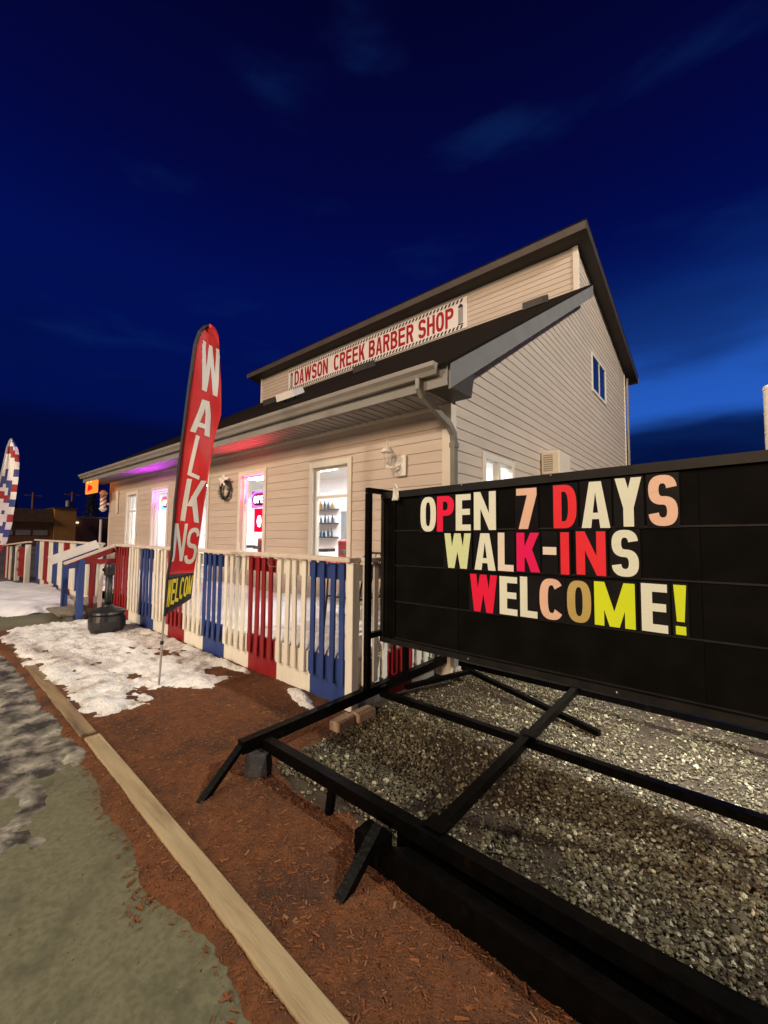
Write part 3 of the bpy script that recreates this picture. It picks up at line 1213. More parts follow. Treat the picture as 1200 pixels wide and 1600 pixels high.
# windows -------------------------------------------------------------
def window(o, name='window', transom=True, door=False):
    x0, x1, z0, z1 = o
    t = .05
    f = MB()
    f.box(x0 - .048, FY - .028, z0 - .05, x0 + .03, FY + .10, z1 + .05, .004)
    f.box(x1 - .03, FY - .028, z0 - .05, x1 + .048, FY + .10, z1 + .05, .004)
    f.box(x0 + .0302, FY - .026, z1 - .032, x1 - .0302, FY + .098, z1 + .048, .004)
    f.box(x0 + .0302, FY - .026, z0 - .048, x1 - .0302, FY + .098, z0 + .032, .004)
    w = f.build(name, M['winframe'], shop)
    s = MB()
    a, b, c, d = x0 + .031, x1 - .031, z0 + .033, z1 - .033
    s.box(a, FY + .03, c, a + .035, FY + .07, d)
    s.box(b - .035, FY + .03, c, b, FY + .07, d)
    s.box(a + .0351, FY + .032, c, b - .0351, FY + .068, c + .035)
    s.box(a + .0351, FY + .032, d - .035, b - .0351, FY + .068, d)
    if transom:
        s.box(a + .0351, FY + .034, d - .44, b - .0351, FY + .066, d - .405)
    s.build('sash', M['winframe'], w)
    p = MB()
    p.box(a + .02, FY + .048, c + .02, b - .02, FY + .052, d - .02)
    p.build('pane', M['glass'], w)
    return w


for k_, o in WIN.items():
    window(o, 'window' if k_ != 'door' else 'door', transom=(k_ in ('w1', 'w4')))
# gable windows
wx = GX
for (a, b, c, d), lit in zip(gw_open, (True, False)):
    f = MB()
    for (p, q, r_, s_) in ((a - .05, a + .03, c - .05, d + .05), (b - .03, b + .05, c - .05, d + .05)):
        f.box(wx - .10, p, r_, wx + .026, q, s_, .004)
    f.box(wx - .098, a + .0302, d - .03, wx + .024, b - .0302, d + .048, .004)
    f.box(wx - .098, a + .0302, c - .048, wx + .024, b - .0302, c + .03, .004)
    mid = (a + b) / 2
    f.box(wx - .07, mid - .025, c + .0305, wx + .020, mid + .025, d - .0305)
    w = f.build('window', M['winframe'], shop)
    for (p, q) in ((a + .03, mid - .025), (mid + .025, b - .03)):
        g_ = MB()
        g_.box(wx + .004, p, c + .03, wx + .009, q, d - .03)
        g_.build('pane', M['glass'] if lit else M['darkglass'], w)

# wall air conditioner / vent hood on the gable
ac = thing('air_conditioner', 'beige air conditioner box sticking out of the gable wall beside the lit window', 'air conditioner', (GX, 6.6, 2.5))
mb = MB()
mb.box(GX + .02, 6.60, 2.50, GX + .30, 7.20, 2.87, .012)
cs = mb.build('casing', M['trim'], ac)
mb = MB()
mb.box(GX + .06, 6.588, 2.55, GX + .20, 6.599, 2.81)
mb.build('grille', M['gutter'], ac)
mb = MB()
for i in range(7):
    mb.box(GX + .065, 6.582, 2.562 + i * .036, GX + .195, 6.5875, 2.574 + i * .036)
mb.build('louvre', M['trim'], ac)

# interior ------------------------------------------------------------
room = thing('shop_interior', 'bright white room seen through the shop windows', 'room', (-8, 5, .42))
IY = 6.6
mb = MB()
mb.box(LX + .15, FY + .15, .36, GX - .15, IY, .42)
mb.build('floor', M['decking'], room)
mb = MB()
mb.box(LX + .15, IY, .42, GX - .15, IY + .05, 2.84)
mb.build('back_wall', M['interior'], room)
mb = MB()
mb.box(LX + .15, FY + .15, 2.84, GX - .15, IY, 2.88)
mb.build('ceiling', M['interior'], room)
mb = MB()
mb.box(LX + .11, FY + .15, .42, LX + .15, IY, 2.84)
mb.box(GX - .19, FY + .15, .42, GX - .15, 4.45, 2.84)
mb.box(GX - .19, 5.60, .42, GX - .15, IY, 2.84)
mb.box(GX - .19, 4.45, .42, GX - .15, 5.60, 1.3)
mb.box(GX - .19, 4.45, 2.55, GX - .15, 5.60, 2.84)
mb.build('side_wall', M['interior'], room)
mb = MB()
mb.box(-6.86, IY - .02, .42, -6.55, IY - .003, 2.05)
mb.build('door', pm('grey_door', (.20, .21, .22), None, 3, .5), room)
E_lamp = emit('lamp_diffuser', (.92, .96, 1.0), 85.0)
for i, x in enumerate((-12.2, -10.2, -8.1, -6.1, -4.1, -2.95)):
    lt = thing('ceiling_light', 'white ceiling light panel glowing inside the barber shop', 'ceiling light', (x, 5.2, 2.84), 'ceiling lights inside the shop')
    mb = MB()
    mb.box(x - .40, 5.0, 2.79, x + .40, 5.4, 2.838)
    mb.build('housing', M['white'], lt)
    mb = MB()
    mb.box(x - .37, 5.03, 2.775, x + .37, 5.37, 2.789)
    mb.build('diffuser', E_lamp, lt)

# shelf of bottles on the back wall
sh = thing('wall_shelf', 'wall shelf of bottles seen through the window nearest the lamp bracket', 'shelf', (-6.9, IY, 1.5))
for zz in (1.45, 1.78, 2.11):
    mb = MB()
    mb.box(-8.1, IY - .22, zz - .02, -6.95, IY - .003, zz)
    mb.build('shelf_board', M['black'], sh)
bcol = [pm('bottle_%d' % i, c, None, 3, .2) for i, c in enumerate(((.02, .02, .025), (.05, .06, .08), (.35, .22, .04), (.10, .12, .14), (.02, .05, .08)))]
for r_, zz in enumerate((1.45, 1.78, 2.11)):
    for i in range(8):
        x = -8.0 + i * .135 + rg.uniform(-.02, .02)
        h = rg.uniform(.15, .22)
        rr = rg.uniform(.025, .036)
        mb = MB()
        mb.lathe((x, IY - .12, zz), [(rr, 0), (rr, h * .62), (rr * .45, h * .78), (rr * .4, h), (.001, h)], 8)
        tag(mb.build('bottle', bcol[rg.randrange(5)], org=(x, IY - .12, zz)), 'small bottle on the shelves behind the window nearest the wall lantern', 'bottle', 'bottles on the shop shelves')
# barber chairs
for i, (x, lab) in enumerate(((-5.05, 'red barber chair behind the right-hand front window'), (-7.6, 'red barber chair behind the front window with the purple sign'))):
    ch = thing('barber_chair', lab, 'chair', (x, 4.75, .42))
    redv = M['red']
    mb = MB()
    mb.box(x - .28, 4.5, .95, x + .28, 5.0, 1.08, .03)
    mb.build('seat', redv, ch)
    mb = MB()
    mb.box(x - .26, 5.0, 1.05, x + .26, 5.1, 1.42, .04)
    mb.build('backrest', redv, ch)
    mb = MB()
    mb.lathe((x, 4.75, .42), [(.28, 0), (.28, .03), (.06, .08), (.05, .5), (.12, .53)], 16)
    mb.build('pedestal', M['chrome'], ch)
    mb = MB()
    mb.box(x - .36, 4.55, 1.2, x - .29, 5.0, 1.26, .01)
    mb.build('armrest', M['black'], ch)
    mb = MB()
    mb.box(x + .29, 4.55, 1.2, x + .36, 5.0, 1.26, .01)
    mb.build('armrest', M['black'], ch)

# neon OPEN signs ------------------------------------------------------
def neon(cx, cz, w, h, name, lab, ltr, top, low, panel=None, pcol=None, glow=((1, 1, 1), 1)):
    y = FY + .115
    t = thing(name, lab, 'neon sign', (cx, y, cz))
    b = MB()
    b.box(cx - w / 2, y + .012, cz - h / 2, cx + w / 2, y + .022, cz + h / 2)
    b.build('back_plate', M['black'], t)
    l = MB()
    lw = w * .78 / 4
    for i, c in enumerate('OPEN'):
        put_glyph(l, glyph(c, .26, .13), (cx - w * .39 + i * lw + lw * .08, y + .011, cz - h * .22), (1, 0, 0), (0, 0, 1), lw * .84, h * .44, (0, -1, 0), .008)
    l.build('lettering', ltr, t)
    for nm, col, a0, a1 in (('upper_tube', top, 8, 172), ('lower_tube', low, 188, 352)):
        pth = []
        for i in range(17):
            a = R(a0 + (a1 - a0) * i / 16)
            c_, s_ = math.cos(a), math.sin(a)
            pth.append((cx + w * .46 * math.copysign(abs(c_) ** .6, c_), y, cz + h * .45 * math.copysign(abs(s_) ** .6, s_)))
        q = MB()
        q.tube(pth, .011, 6)
        q.build(nm, col, t)
    la = bpy.data.lights.new('neon_glow', 'AREA')
    la.shape = 'RECTANGLE'
    la.size, la.size_y = w * .9, h * .8
    la.energy = glow[1]
    la.color = glow[0]
    lob = bpy.data.objects.new('neon_glow', la)
    COL.objects.link(lob)
    lob.parent = t
    lob.location = (0, -.03, .02)
    lob.rotation_euler = Vector((0, -.75, .85)).to_track_quat('-Z', 'Y').to_euler()
    if panel:
        q = MB()
        q.box(cx - panel[0] / 2, y + .0, cz - h / 2 - .02 - panel[1], cx + panel[0] / 2, y + .02, cz - h / 2 - .02)
        q.build('lit_panel', pcol, t)
        q = MB()
        q.lathe((cx, y - .004, cz - h / 2 - .02 - panel[1] * .55), [(.001, -.10), (.03, -.09), (.05, 0), (.03, .09), (.001, .10)], 10)
        q.build('lit_mark', ltr, t)
    return t


neon(-9.92, 2.22, .66, .30, 'neon_sign', 'glowing red and blue neon OPEN sign in the window left of the feather flag',
     emit('neon_yellow', (1, .72, .22), 5), emit('neon_red', (1, .02, .03), 12), emit('neon_blue', (.05, .2, 1), 12), glow=((.80, .04, 1.0), 90))
neon(-6.08, 2.10, .56, .28, 'neon_sign', 'purple neon OPEN sign above a red lit panel in the window beside the wreath',
     emit('neon_white_pink', (1, .62, .85), 5), emit('neon_purple', (.30, .06, 1), 7), emit('neon_magenta', (1, .05, .5), 7), (.34, .40), emit('neon_panel_red', (1, .004, .035), 1.5), glow=((1, .03, .06), 60))
# coloured LED strips round the two windows with signs
for (key, col, st, lab) in (('w2', (.78, .03, 1.0), 26, 'magenta LED light strip round the window with the red and blue OPEN sign'),
                            ('w3', (1.0, .03, .07), 20, 'red LED light strip round the window with the purple OPEN sign')):
    x0, x1, z0, z1 = WIN[key]
    t = thing('led_strip', lab, 'light strip', (x0, FY + .1, z1))
    em = emit('led_' + key, col, st)
    q = MB()
    q.box(x0 + .06, FY + .072, z1 - .50, x0 + .070, FY + .082, z1 - .06)
    q.build('side_run', em, t)
    q = MB()
    q.box(x0 + .08, FY + .006, z1 - .046, x1 - .06, FY + .014, z1 - .036)
    q.build('top_run', em, t)

# hanging lit sign under the left end of the eave
t = thing('light_box', 'small orange lit box sign hanging under the far left eave corner', 'sign', (-13.9, 3.33, 2.62))
mb = MB()
mb.box(-14.02, 3.30, 2.60, -13.05, 3.36, 3.0, .01)
mb.build('case', emit('orange_lightbox', (1, .24, .03), 1.5), t)
mb = MB()
mb.prism([(-13.78, 3.296, 2.66), (-13.30, 3.296, 2.72), (-13.40, 3.296, 2.80), (-13.72, 3.296, 2.86)], (0, -.006, 0))
mb.build('red_mark', emit('red_lightbox', (1, .012, .012), 1.2), t)
mb = MB()
mb.prism([(-13.82, 3.296, 2.90), (-13.76, 3.296, 2.90), (-13.66, 3.296, 2.98), (-13.80, 3.296, 2.98)], (0, -.006, 0))
mb.prism([(-13.52, 3.296, 2.90), (-13.44, 3.296, 2.90), (-13.40, 3.296, 2.98), (-13.52, 3.296, 2.98)], (0, -.006, 0))
mb.build('yellow_mark', emit('yellow_lightbox', (1, .75, .15), 1.6), t)
for x in (-13.9, -13.2):
    mb = MB()
    mb.tube([(x, 3.33, 3.0), (x, 3.33, gz + .02)], .006, 6)
    mb.build('hanger', M['black'], t)
# barber pole on the corner
bp_ = thing('barber_pole', 'white and red striped barber pole on the far left wall corner', 'barber pole', (LX - .03, 3.66, 2.14))
mb = MB()
mb.lathe((LX + .02, 3.62, 2.20), [(.075, 0), (.075, .40)], 16)
cy_ = mb.build('cylinder', M['white'], bp_)
mb = MB()
for k in range(3):
    pth = [(LX + .02 + .078 * math.cos(a * .35 + k * 2.1), 3.62 + .078 * math.sin(a * .35 + k * 2.1), 2.21 + a * .0195) for a in range(20)]
    mb.tube(pth, .014, 5)
mb.build('red_stripe', M['red'], bp_)
mb = MB()
mb.lathe((LX + .02, 3.62, 2.60), [(.095, 0), (.10, .04), (.06, .10), (.02, .12)], 16)
mb.lathe((LX + .02, 3.62, 2.10), [(.03, 0), (.07, .04), (.10, .08), (.095, .10)], 16)
mb.build('cap', M['white'], bp_)
mb = MB()
mb.box(LX - .02, 3.70, 2.3, LX + .06, FY - .03, 2.36)
mb.build('bracket', M['white'], bp_)
mb = MB()
mb.box(-12.92, FY - .05, 2.04, -12.78, FY - .018, 2.66, .008)
tag(mb.build('wall_plaque', M['trim'], org=(-12.85, FY - .05, 2.04)), 'narrow upright beige board on the wall beside the leftmost window', 'board')

# wreath
wr_ = thing('wreath', 'dark evergreen wreath with pale bow hanging between door and window', 'wreath', (-6.96, FY - .05, 2.33))
mb = MB()
mb.tube([(-6.96 + .16 * math.cos(R(a)), FY - .055, 2.30 + .16 * math.sin(R(a))) for a in range(0, 361, 15)], .022, 6, False)
mb.build('ring', M['black'], wr_)
mb = MB()
for k in range(420):
    a = rg.uniform(0, 2 * math.pi)
    c = Vector((-6.96 + .16 * math.cos(a), FY - .06, 2.30 + .16 * math.sin(a)))
    d = Vector((rg.gauss(0, 1), rg.gauss(-.3, .6), rg.gauss(0, 1))).normalized()
    s_ = d.cross(Vector((0, 1, .2))).normalized() * .006
    e_ = c + d * rg.uniform(.05, .085)
    if e_.y > FY - .02:
        continue
    mb.add([c - s_, c + s_, e_], [(0, 1, 2)])
mb.build('needles', pm('wreath_green', (.010, .018, .010), (.03, .045, .02), 9, .8), wr_)
mb = MB()
for sx, sz in ((-1, .35), (1, .35), (-.55, -.6), (.55, -.6), (-.2, .9), (.3, .8)):
    c = Vector((-6.90, FY - .12, 2.45))
    tip = c + Vector((sx * .14, rg.uniform(-.03, .01), sz * .14))
    mid = (c + tip) / 2 + Vector((0, -.03, .02))
    nrm = Vector((-sz, 0, sx)).normalized() * .028
    mb.add([c - nrm * .3, c + nrm * .3, mid + nrm, mid - nrm, tip + nrm * .5, tip - nrm * .5], [(0, 1, 2, 3), (3, 2, 4, 5)])
mb.build('bow', M['white'], wr_)

# wall lantern
ln = thing('wall_lantern', 'unlit white carriage lantern on the front wall near the corner', 'lantern', (-3.0, FY - .02, 2.3))
lx, ly = -3.02, FY - .17
mb = MB()
mb.box(-3.00, FY - .045, 2.20, -2.84, FY - .018, 2.45, .008)
mb.build('back_plate', M['white'], ln)
mb = MB()
mb.tube([(-2.92, FY - .045, 2.33), (-2.92, FY - .10, 2.30), (lx + .03, ly, 2.29), (lx, ly, 2.33)], .012, 8)
mb.build('arm', M['white'], ln)
mb = MB()
mb.lathe((lx, ly, 2.27), [(.004, 0), (.014, .02), (.012, .05), (.03, .07), (.042, .085)], 12)
mb.build('base', M['white'], ln)
mb = MB()
for k in range(6):
    a = R(60 * k + 10)
    mb.tube([(lx + .040 * math.cos(a), ly + .040 * math.sin(a), 2.355), (lx + .066 * math.cos(a), ly + .066 * math.sin(a), 2.475)], .0045, 5)
mb.build('cage', M['white'], ln)
mb = MB()
mb.lathe((lx, ly, 2.356), [(.036, 0), (.060, .117)], 6)
mb.build('glass', M['glass'], ln)
mb = MB()
mb.lathe((lx, ly, 2.475), [(.078, 0), (.074, .012), (.055, .045), (.022, .065), (.012, .075), (.014, .09), (.006, .10), (.004, .15), (.001, .155)], 14)
mb.build('roof', M['white'], ln)

# banner
bn = thing('banner', 'long white banner with red lettering across the upper wall', 'banner', (-8.66, UY - .03, 6.87))
bx0, bx1, bz0, bz1, by = -12.42, -4.90, 6.865, 7.69, UY - .032
mb = MB()
mb.box(bx0, by, bz0, bx1, by + .012, bz1)
mb.build('sheet', M['banner'], bn)
sb = [MB(), MB()]
n_ = 62
for i in range(n_):
    x = bx0 + .02 + i * (bx1 - bx0 - .12) / n_
    for mb, zz in ((sb[0], bz0 + .015), (sb[1], bz1 - .105)):
        mb.prism([(x, by - .0005, zz), (x + .06, by - .0005, zz), (x + .108, by - .0005, zz + .09), (x + .048, by - .0005, zz + .09)], (0, -.003, 0))
for q in sb:
    stuff(q.build('stripe_border', M['bannerblk'], bn))
txt = 'DAWSON  CREEK BARBER SHOP'
adv = []
wid = {'I': .16, 'W': .52, ' ': .13}
tot = sum(wid.get(c, .36) + .055 for c in txt)
scx = (bx1 - bx0 - .74) / tot
x = bx0 + .38
for c in txt:
    w = wid.get(c, .36) * scx
    if c != ' ':
        mb = MB()
        put_glyph(mb, glyph(c, .30 if c != 'W' else .27, .17), (x, by - .0005, bz0 + .145), (1, 0, 0), (0, 0, 1), w, .535, (0, -1, 0), .003)
        mb.build('lettering', M['bannerred'], bn)
    x += w + .055 * scx
for cx in (bx0 + .20, bx1 - .19):
    mb = MB()
    y = by - .0005
    mb.prism([(cx - .07 + .07, y, bz1 - .13), (cx + .07, y, bz1 - .20), (cx + .07, y, bz1 - .25), (cx - .07, y, bz1 - .25), (cx - .07, y, bz1 - .20)], (0, -.003, 0))
    for k in range(7):
        zz = bz0 + .17 + k * .055
        mb.prism([(cx - .07, y, zz), (cx + .07, y, zz + .035), (cx + .07, y, zz + .065), (cx - .07, y, zz + .03)], (0, -.003, 0))
    mb.prism([(cx - .09, y, bz0 + .12), (cx + .09, y, bz0 + .12), (cx + .07, y, bz0 + .16), (cx - .07, y, bz0 + .16)], (0, -.003, 0))
    mb.build('barber_pole_emblem', M['bannerblk'], bn)
# pale flood light box on the roof
fl = thing('flood_light', 'pale box flood light on the dark roof below the banner', 'light fixture', (-6.66, 4.9, 4.2))
mb = MB()
zr = lowroof(4.95) + .27
mb.prism([(-6.95, 4.80, zr - .02), (-6.95, 5.05, zr + .13), (-6.95, 5.0, zr + .22), (-6.95, 4.76, zr + .11)], (.58, 0, 0))
mb.build('housing', M['banner'], fl)
mb = MB()
for x in (-6.82, -6.5):
    mb.tube([(x, 4.9, zr + .10), (x, 4.92, zr - .06)], .015, 6)
mb.build('stand', M['steel'], fl)

# =================================================================== DECK, FENCE, STEPS
FNY = 2.5                                    # outer face of fence
FXR = -2.42
DZ = .40
dk = thing('deck', 'raised wooden deck along the shop front, covered in snow', 'deck', (-8, 3.1, 0))
nb = 9
for i in range(nb):
    a = FNY + .07 + i * (FY - .03 - FNY - .07) / nb
    mb = MB()
    mb.box(-15.2, a, DZ - .035, FXR - .06, a + .137, DZ)
    mb.build('deck_board', M['decking'], dk)
mb = MB()
for x in np.arange(-15, -2.6, 1.55):
    mb.box(x, FNY + .30, -.02, x + .09, FNY + .39, DZ - .036)
mb.build('deck_post', M['decking'], dk)


def deck_snow(x, y):
    e = sstep(0, .06, y - FNY - .06) * sstep(0, .05, FY - .04 - y) * sstep(0, .1, FXR - .12 - x) * (1 - .9 * sstep(.3, .0, abs(x + 8.9) - .25))
    return DZ - .02 + e * (.10 + .16 * sstep(2.7, 3.6, y) + .05 * fb(x, y, 1.4, 1, 3) + .05 * sstep(-3.6, -3.0, x))


o = heightfield('snow_patch', -13.4, -2.5, FNY + .04, FY - .02, .06, deck_snow, M['decksnow'], DZ)
stuff(tag(o, 'untouched snow lying on the deck behind the striped fence', 'snow'))

PK = {}
for c in ('cream', 'red', 'blue'):
    m_ = MB()
    m_.box(-.030, -.011, 0, .030, .011, 1.052, .003)
    PK[c] = m_.mesh('picket_' + c, M[c])
SEQ = ['blue', 'cream', 'red', 'cream']
GP = .531


def fence_run(label, x_right, n_groups, start, base=0.0, name='picket_fence', nlast=None):
    x_left = x_right - GP * n_groups
    t = thing(name, label, 'fence', ((x_left + x_right) / 2, FNY, 0), 'striped fence runs')
    for gi in range(n_groups):
        c = SEQ[(gi + start) % 4]
        a = x_right - GP * gi
        for k in range(4):
            x = a - .055 - k * .130 + rg.uniform(-.005, .005)
            o_ = inst('picket', PK[c], (x, FNY, .205 + rg.uniform(-.012, .010)), t)
            o_.rotation_euler = (rg.uniform(-.006, .006), rg.uniform(-.007, .007), rg.uniform(-.03, .03))
        mb = MB()
        mb.box(a - GP + .001, FNY + .021, 1.10, a - .001, FNY + .058, 1.238)
        mb.build('back_rail', M[c], t)
        mb = MB()
        mb.box(a - GP + .001, FNY + .022, .215, a - .001, FNY + .057, DZ)
        mb.build('rim_board', M[c], t)
        mb = MB()
        o_ = .004 * rg.random()
        mb.box(a - GP + .002 + .02, FNY + .030 + o_, -.03, a - .002 + .02, FNY + .060 + o_, .213)
        mb.build('skirt_board', M[c], t)
    # cap rail, in lengths
    n_c = max(1, int((x_right - x_left) / 2.6))
    for i in range(n_c):
        a = x_left - .03 + (x_right - x_left + .10) * i / n_c
        b = x_left - .03 + (x_right - x_left + .10) * (i + 1) / n_c
        mb = MB()
        mb.box(a + .001, FNY - .045, 1.262, b - .001, FNY + .10, 1.300, .005)
        mb.build('cap_rail', M['palecap'], t)
    return t


f1 = fence_run('long red, white and blue striped picket fence in front of the shop windows', -2.52, 11, 0)
mb = MB()
mb.box(-2.515, FNY - .02, -.03, -2.43, FNY + .065, 1.26, .004)
mb.build('corner_post', M['cream'], f1)
mb = MB()
mb.box(-8.45, FNY - .02, -.03, -8.365, FNY + .065, 1.26, .004)
mb.build('end_post', M['red'], f1)
# two wire hooks under the cap rail
mb = MB()
for x in (-3.62, -5.9):
    mb.tube([(x, FNY - .05, 1.262), (x - .02, FNY - .05, 1.20), (x + .02, FNY - .055, 1.17), (x + .14, FNY - .06, 1.175)], .004, 5)
mb.build('wire_hook', M['gutter'], f1)
f2 = fence_run('far stretch of red, white and blue striped fence beyond the steps', -9.52, 11, 2)
mb = MB()
mb.box(-9.515, FNY - .02, -.03, -9.43, FNY + .065, 1.26, .004)
mb.build('end_post', M['cream'], f2)
# side run along Y at the deck's right end
f3 = thing('picket_fence', 'short fence run closing the deck end behind the black sign', 'fence', (FXR, 3.1, 0), 'striped fence runs')
PKY = {}
for c in ('cream', 'red', 'blue'):
    m_ = MB()
    m_.box(-.011, -.030, 0, .011, .030, 1.052, .003)
    PKY[c] = m_.mesh('side_picket_' + c, M[c])
for i in range(9):
    y = FNY + .13 + i * .132
    c = 'cream' if i < 3 else ('red' if i < 6 else 'cream')
    inst('picket', PKY[c], (FXR, y, .205), f3)
for (a, b, c) in ((FNY + .07, FNY + .46, 'cream'), (FNY + .46, FNY + .86, 'red'), (FNY + .86, FY - .03, 'cream')):
    for nm, z0, z1, xo in (('back_rail', 1.10, 1.238, .0), ('rim_board', .215, .40, .0), ('skirt_board', -.03, .213, .008)):
        mb = MB()
        mb.box(FXR - .058 - xo, a + .001, z0, FXR - .021 - xo, b - .001, z1)
        mb.build(nm, M[c], f3)
mb = MB()
mb.box(FXR - .10, FNY + .102, 1.262, FXR + .045, FY - .03, 1.30, .005)
mb.build('cap_rail', M['palecap'], f3)

# gate section at the far left, leaning lower than the fence
gt = thing('gate', 'dark red boarded gate between two cream posts at the far left', 'gate', (-16.6, 2.4, 0))
for i in range(8):
    x = -15.75 - i * .165
    mb = MB()
    mb.box(x - .078, 2.36, .14, x + .078, 2.39, 1.05, .004)
    mb.build('board', M['red'], gt)
mb = MB()
for zz in (.3, .62, .9):
    mb.box(-17.0, 2.335, zz, -15.65, 2.359, zz + .07)
mb.build('crosspiece', M['red'], gt)
for x in (-15.55, -17.12):
    mb = MB()
    mb.box(x - .06, 2.30, -.03, x + .06, 2.42, 1.14, .006)
    mb.build('post', M['cream'], gt)
mb = MB()
mb.prism([(-15.4, 2.30, 1.20), (-18.6, 2.12, 1.03), (-18.6, 2.12, 1.07), (-15.4, 2.30, 1.24)], (0, .12, 0))
mb.build('top_rail', M['palecap'], gt)
for i in range(8):
    x = -17.4 - i * .15
    mb = MB()
    mb.box(x - .05, 2.22, .0, x + .05, 2.25, 1.04)
    mb.build('picket', M['cream' if i % 4 < 2 else 'red'], gt)

# steps with hand rails
st = thing('steps', 'short wooden steps with sloping white hand rails and blue posts', 'steps', (-8.9, 2.1, 0))
for i, (ya, zt) in enumerate(((1.72, .14), (2.10, .27))):
    for j in range(2):
        mb = MB()
        mb.box(-9.42, ya + j * .19, zt - .038, -8.42, ya + .184 + j * .19, zt, .004)
        mb.build('tread', M['decking'], st)
for x in (-9.36, -8.94, -8.50):
    mb = MB()
    mb.prism([(x, 1.78, -.02), (x, FNY, -.02), (x, FNY, .23), (x, 2.12, .23), (x, 2.12, .10), (x, 1.78, .10)], (.04, 0, 0))
    mb.build('stringer', M['decking'], st)
for x, wide in ((-8.40, .09), (-9.42, .15)):
    mb = MB()
    mb.bar((x, FNY - .046, 1.281), (x, 1.74, .985), .10, .038 if wide < .1 else wide)
    mb.build('hand_rail', M['palecap'] if wide < .1 else M['white'], st)
    mb = MB()
    mb.box(x - .045, 1.93, -.03, x + .045, 2.02, 1.04 if wide < .1 else .98, .004)
    mb.build('post', M['blue'], st)
    mb = MB()
    mb.bar((x, 2.46, 1.20), (x, 1.80, .945) if wide < .1 else (x, 1.93, .99), .04, .085)
    mb.build('under_rail', M['red'] if wide < .1 else M['blue'], st)
mb = MB()
mb.box(-8.42, 2.02, .96, -8.38, 2.47, 1.04)
mb.build('cross_rail', M['red'], st)
mb = MB()
mb.bar((-8.40, 1.80, .94), (-8.40, 1.93, .955), .042, .087)
mb.build('rail_end', M['blue'], st)
for y, c in ((2.14, 'red'), (2.27, 'cream'), (2.39, 'red')):
    mb = MB()
    mb.box(-8.435, y - .03, .20, -8.40, y + .03, .98, .003)
    mb.build('baluster', M[c], st)

# smokers' ash bin
ab = thing('ash_bin', 'black bottle-shaped ash bin standing in the snow by the steps', 'ash bin', (-7.12, 2.03, .03))
mb = MB()
mb.lathe((-7.12, 2.03, .0), [(.17, 0), (.20, .02), (.235, .10), (.24, .20), (.225, .27), (.20, .30), (.235, .305), (.225, .335), (.16, .37), (.085, .40), (.06, .43)], 28)
mb.build('base', M['black'], ab, smooth=False)
mb = MB()
mb.lathe((-7.12, 2.03, .43), [(.052, 0), (.046, .10), (.048, .43)], 20)
mb.build('neck', M['black'], ab, smooth=True)
mb = MB()
mb.lathe((-7.12, 2.03, .86), [(.062, 0), (.072, .03), (.070, .13), (.058, .17), (.02, .19)], 20)
mb.build('head', M['black'], ab)
mb = MB()
mb.tube([(-7.12, 1.955, .95), (-7.12, 1.94, .95)], .022, 10)
mb.build('mouth', M['steel'], ab)

# metal chair on the deck
ch = thing('patio_chair', 'black wrought-iron chair on the deck behind the blue pickets', 'chair', (-3.0, 3.05, DZ))
cx, cyy = -2.98, 3.1
mb = MB()
for p in ([(cx - .24, cyy + .22, DZ), (cx - .22, cyy + .2, .85), (cx - .23, cyy + .27, 1.18), (cx - .12, cyy + .31, 1.30), (cx + .12, cyy + .31, 1.30), (cx + .23, cyy + .27, 1.18), (cx + .22, cyy + .2, .85), (cx + .24, cyy + .22, DZ)],):
    mb.tube(p, .013, 7)
mb.build('back_frame', M['black'], ch)
for sx in (-1, 1):
    mb = MB()
    mb.tube([(cx + sx * .25, cyy - .24, DZ), (cx + sx * .23, cyy - .21, .86), (cx + sx * .25, cyy - .18, 1.05), (cx + sx * .24, cyy + .24, 1.08)], .012, 7)
    mb.build('leg', M['black'], ch)
mb = MB()
mb.box(cx - .24, cyy - .22, .855, cx + .24, cyy + .22, .875, .006)
mb.build('seat', M['black'], ch)
for i in range(5):
    x = cx - .14 + i * .07
    mb = MB()
    mb.tube([(x, cyy + .21, .88), (x, cyy + .26, 1.1), (x, cyy + .305, 1.29)], .006, 6)
    mb.build('back_rod', M['black'], ch)

# =================================================================== PORTABLE SIGN ON TRAILER
sg = thing('portable_sign', 'large black letter-board sign on a steel trailer frame', 'sign', (-1.0, 2.7, 0))
SX0, SX1, SY = -2.30, .36, 2.715
ZB = .60


def ztop(x):
    return 1.872 + .024 * (x - SX0)


mb = MB()
mb.prism([(SX0 + .03, SY + .006, ZB + .02), (SX1 - .03, SY + .006, ZB + .02), (SX1 - .03, SY + .006, ztop(SX1) - .02), (SX0 + .03, SY + .006, ztop(SX0) - .02)], (0, .16, 0))
mb.build('cabinet', M['signface'], sg)
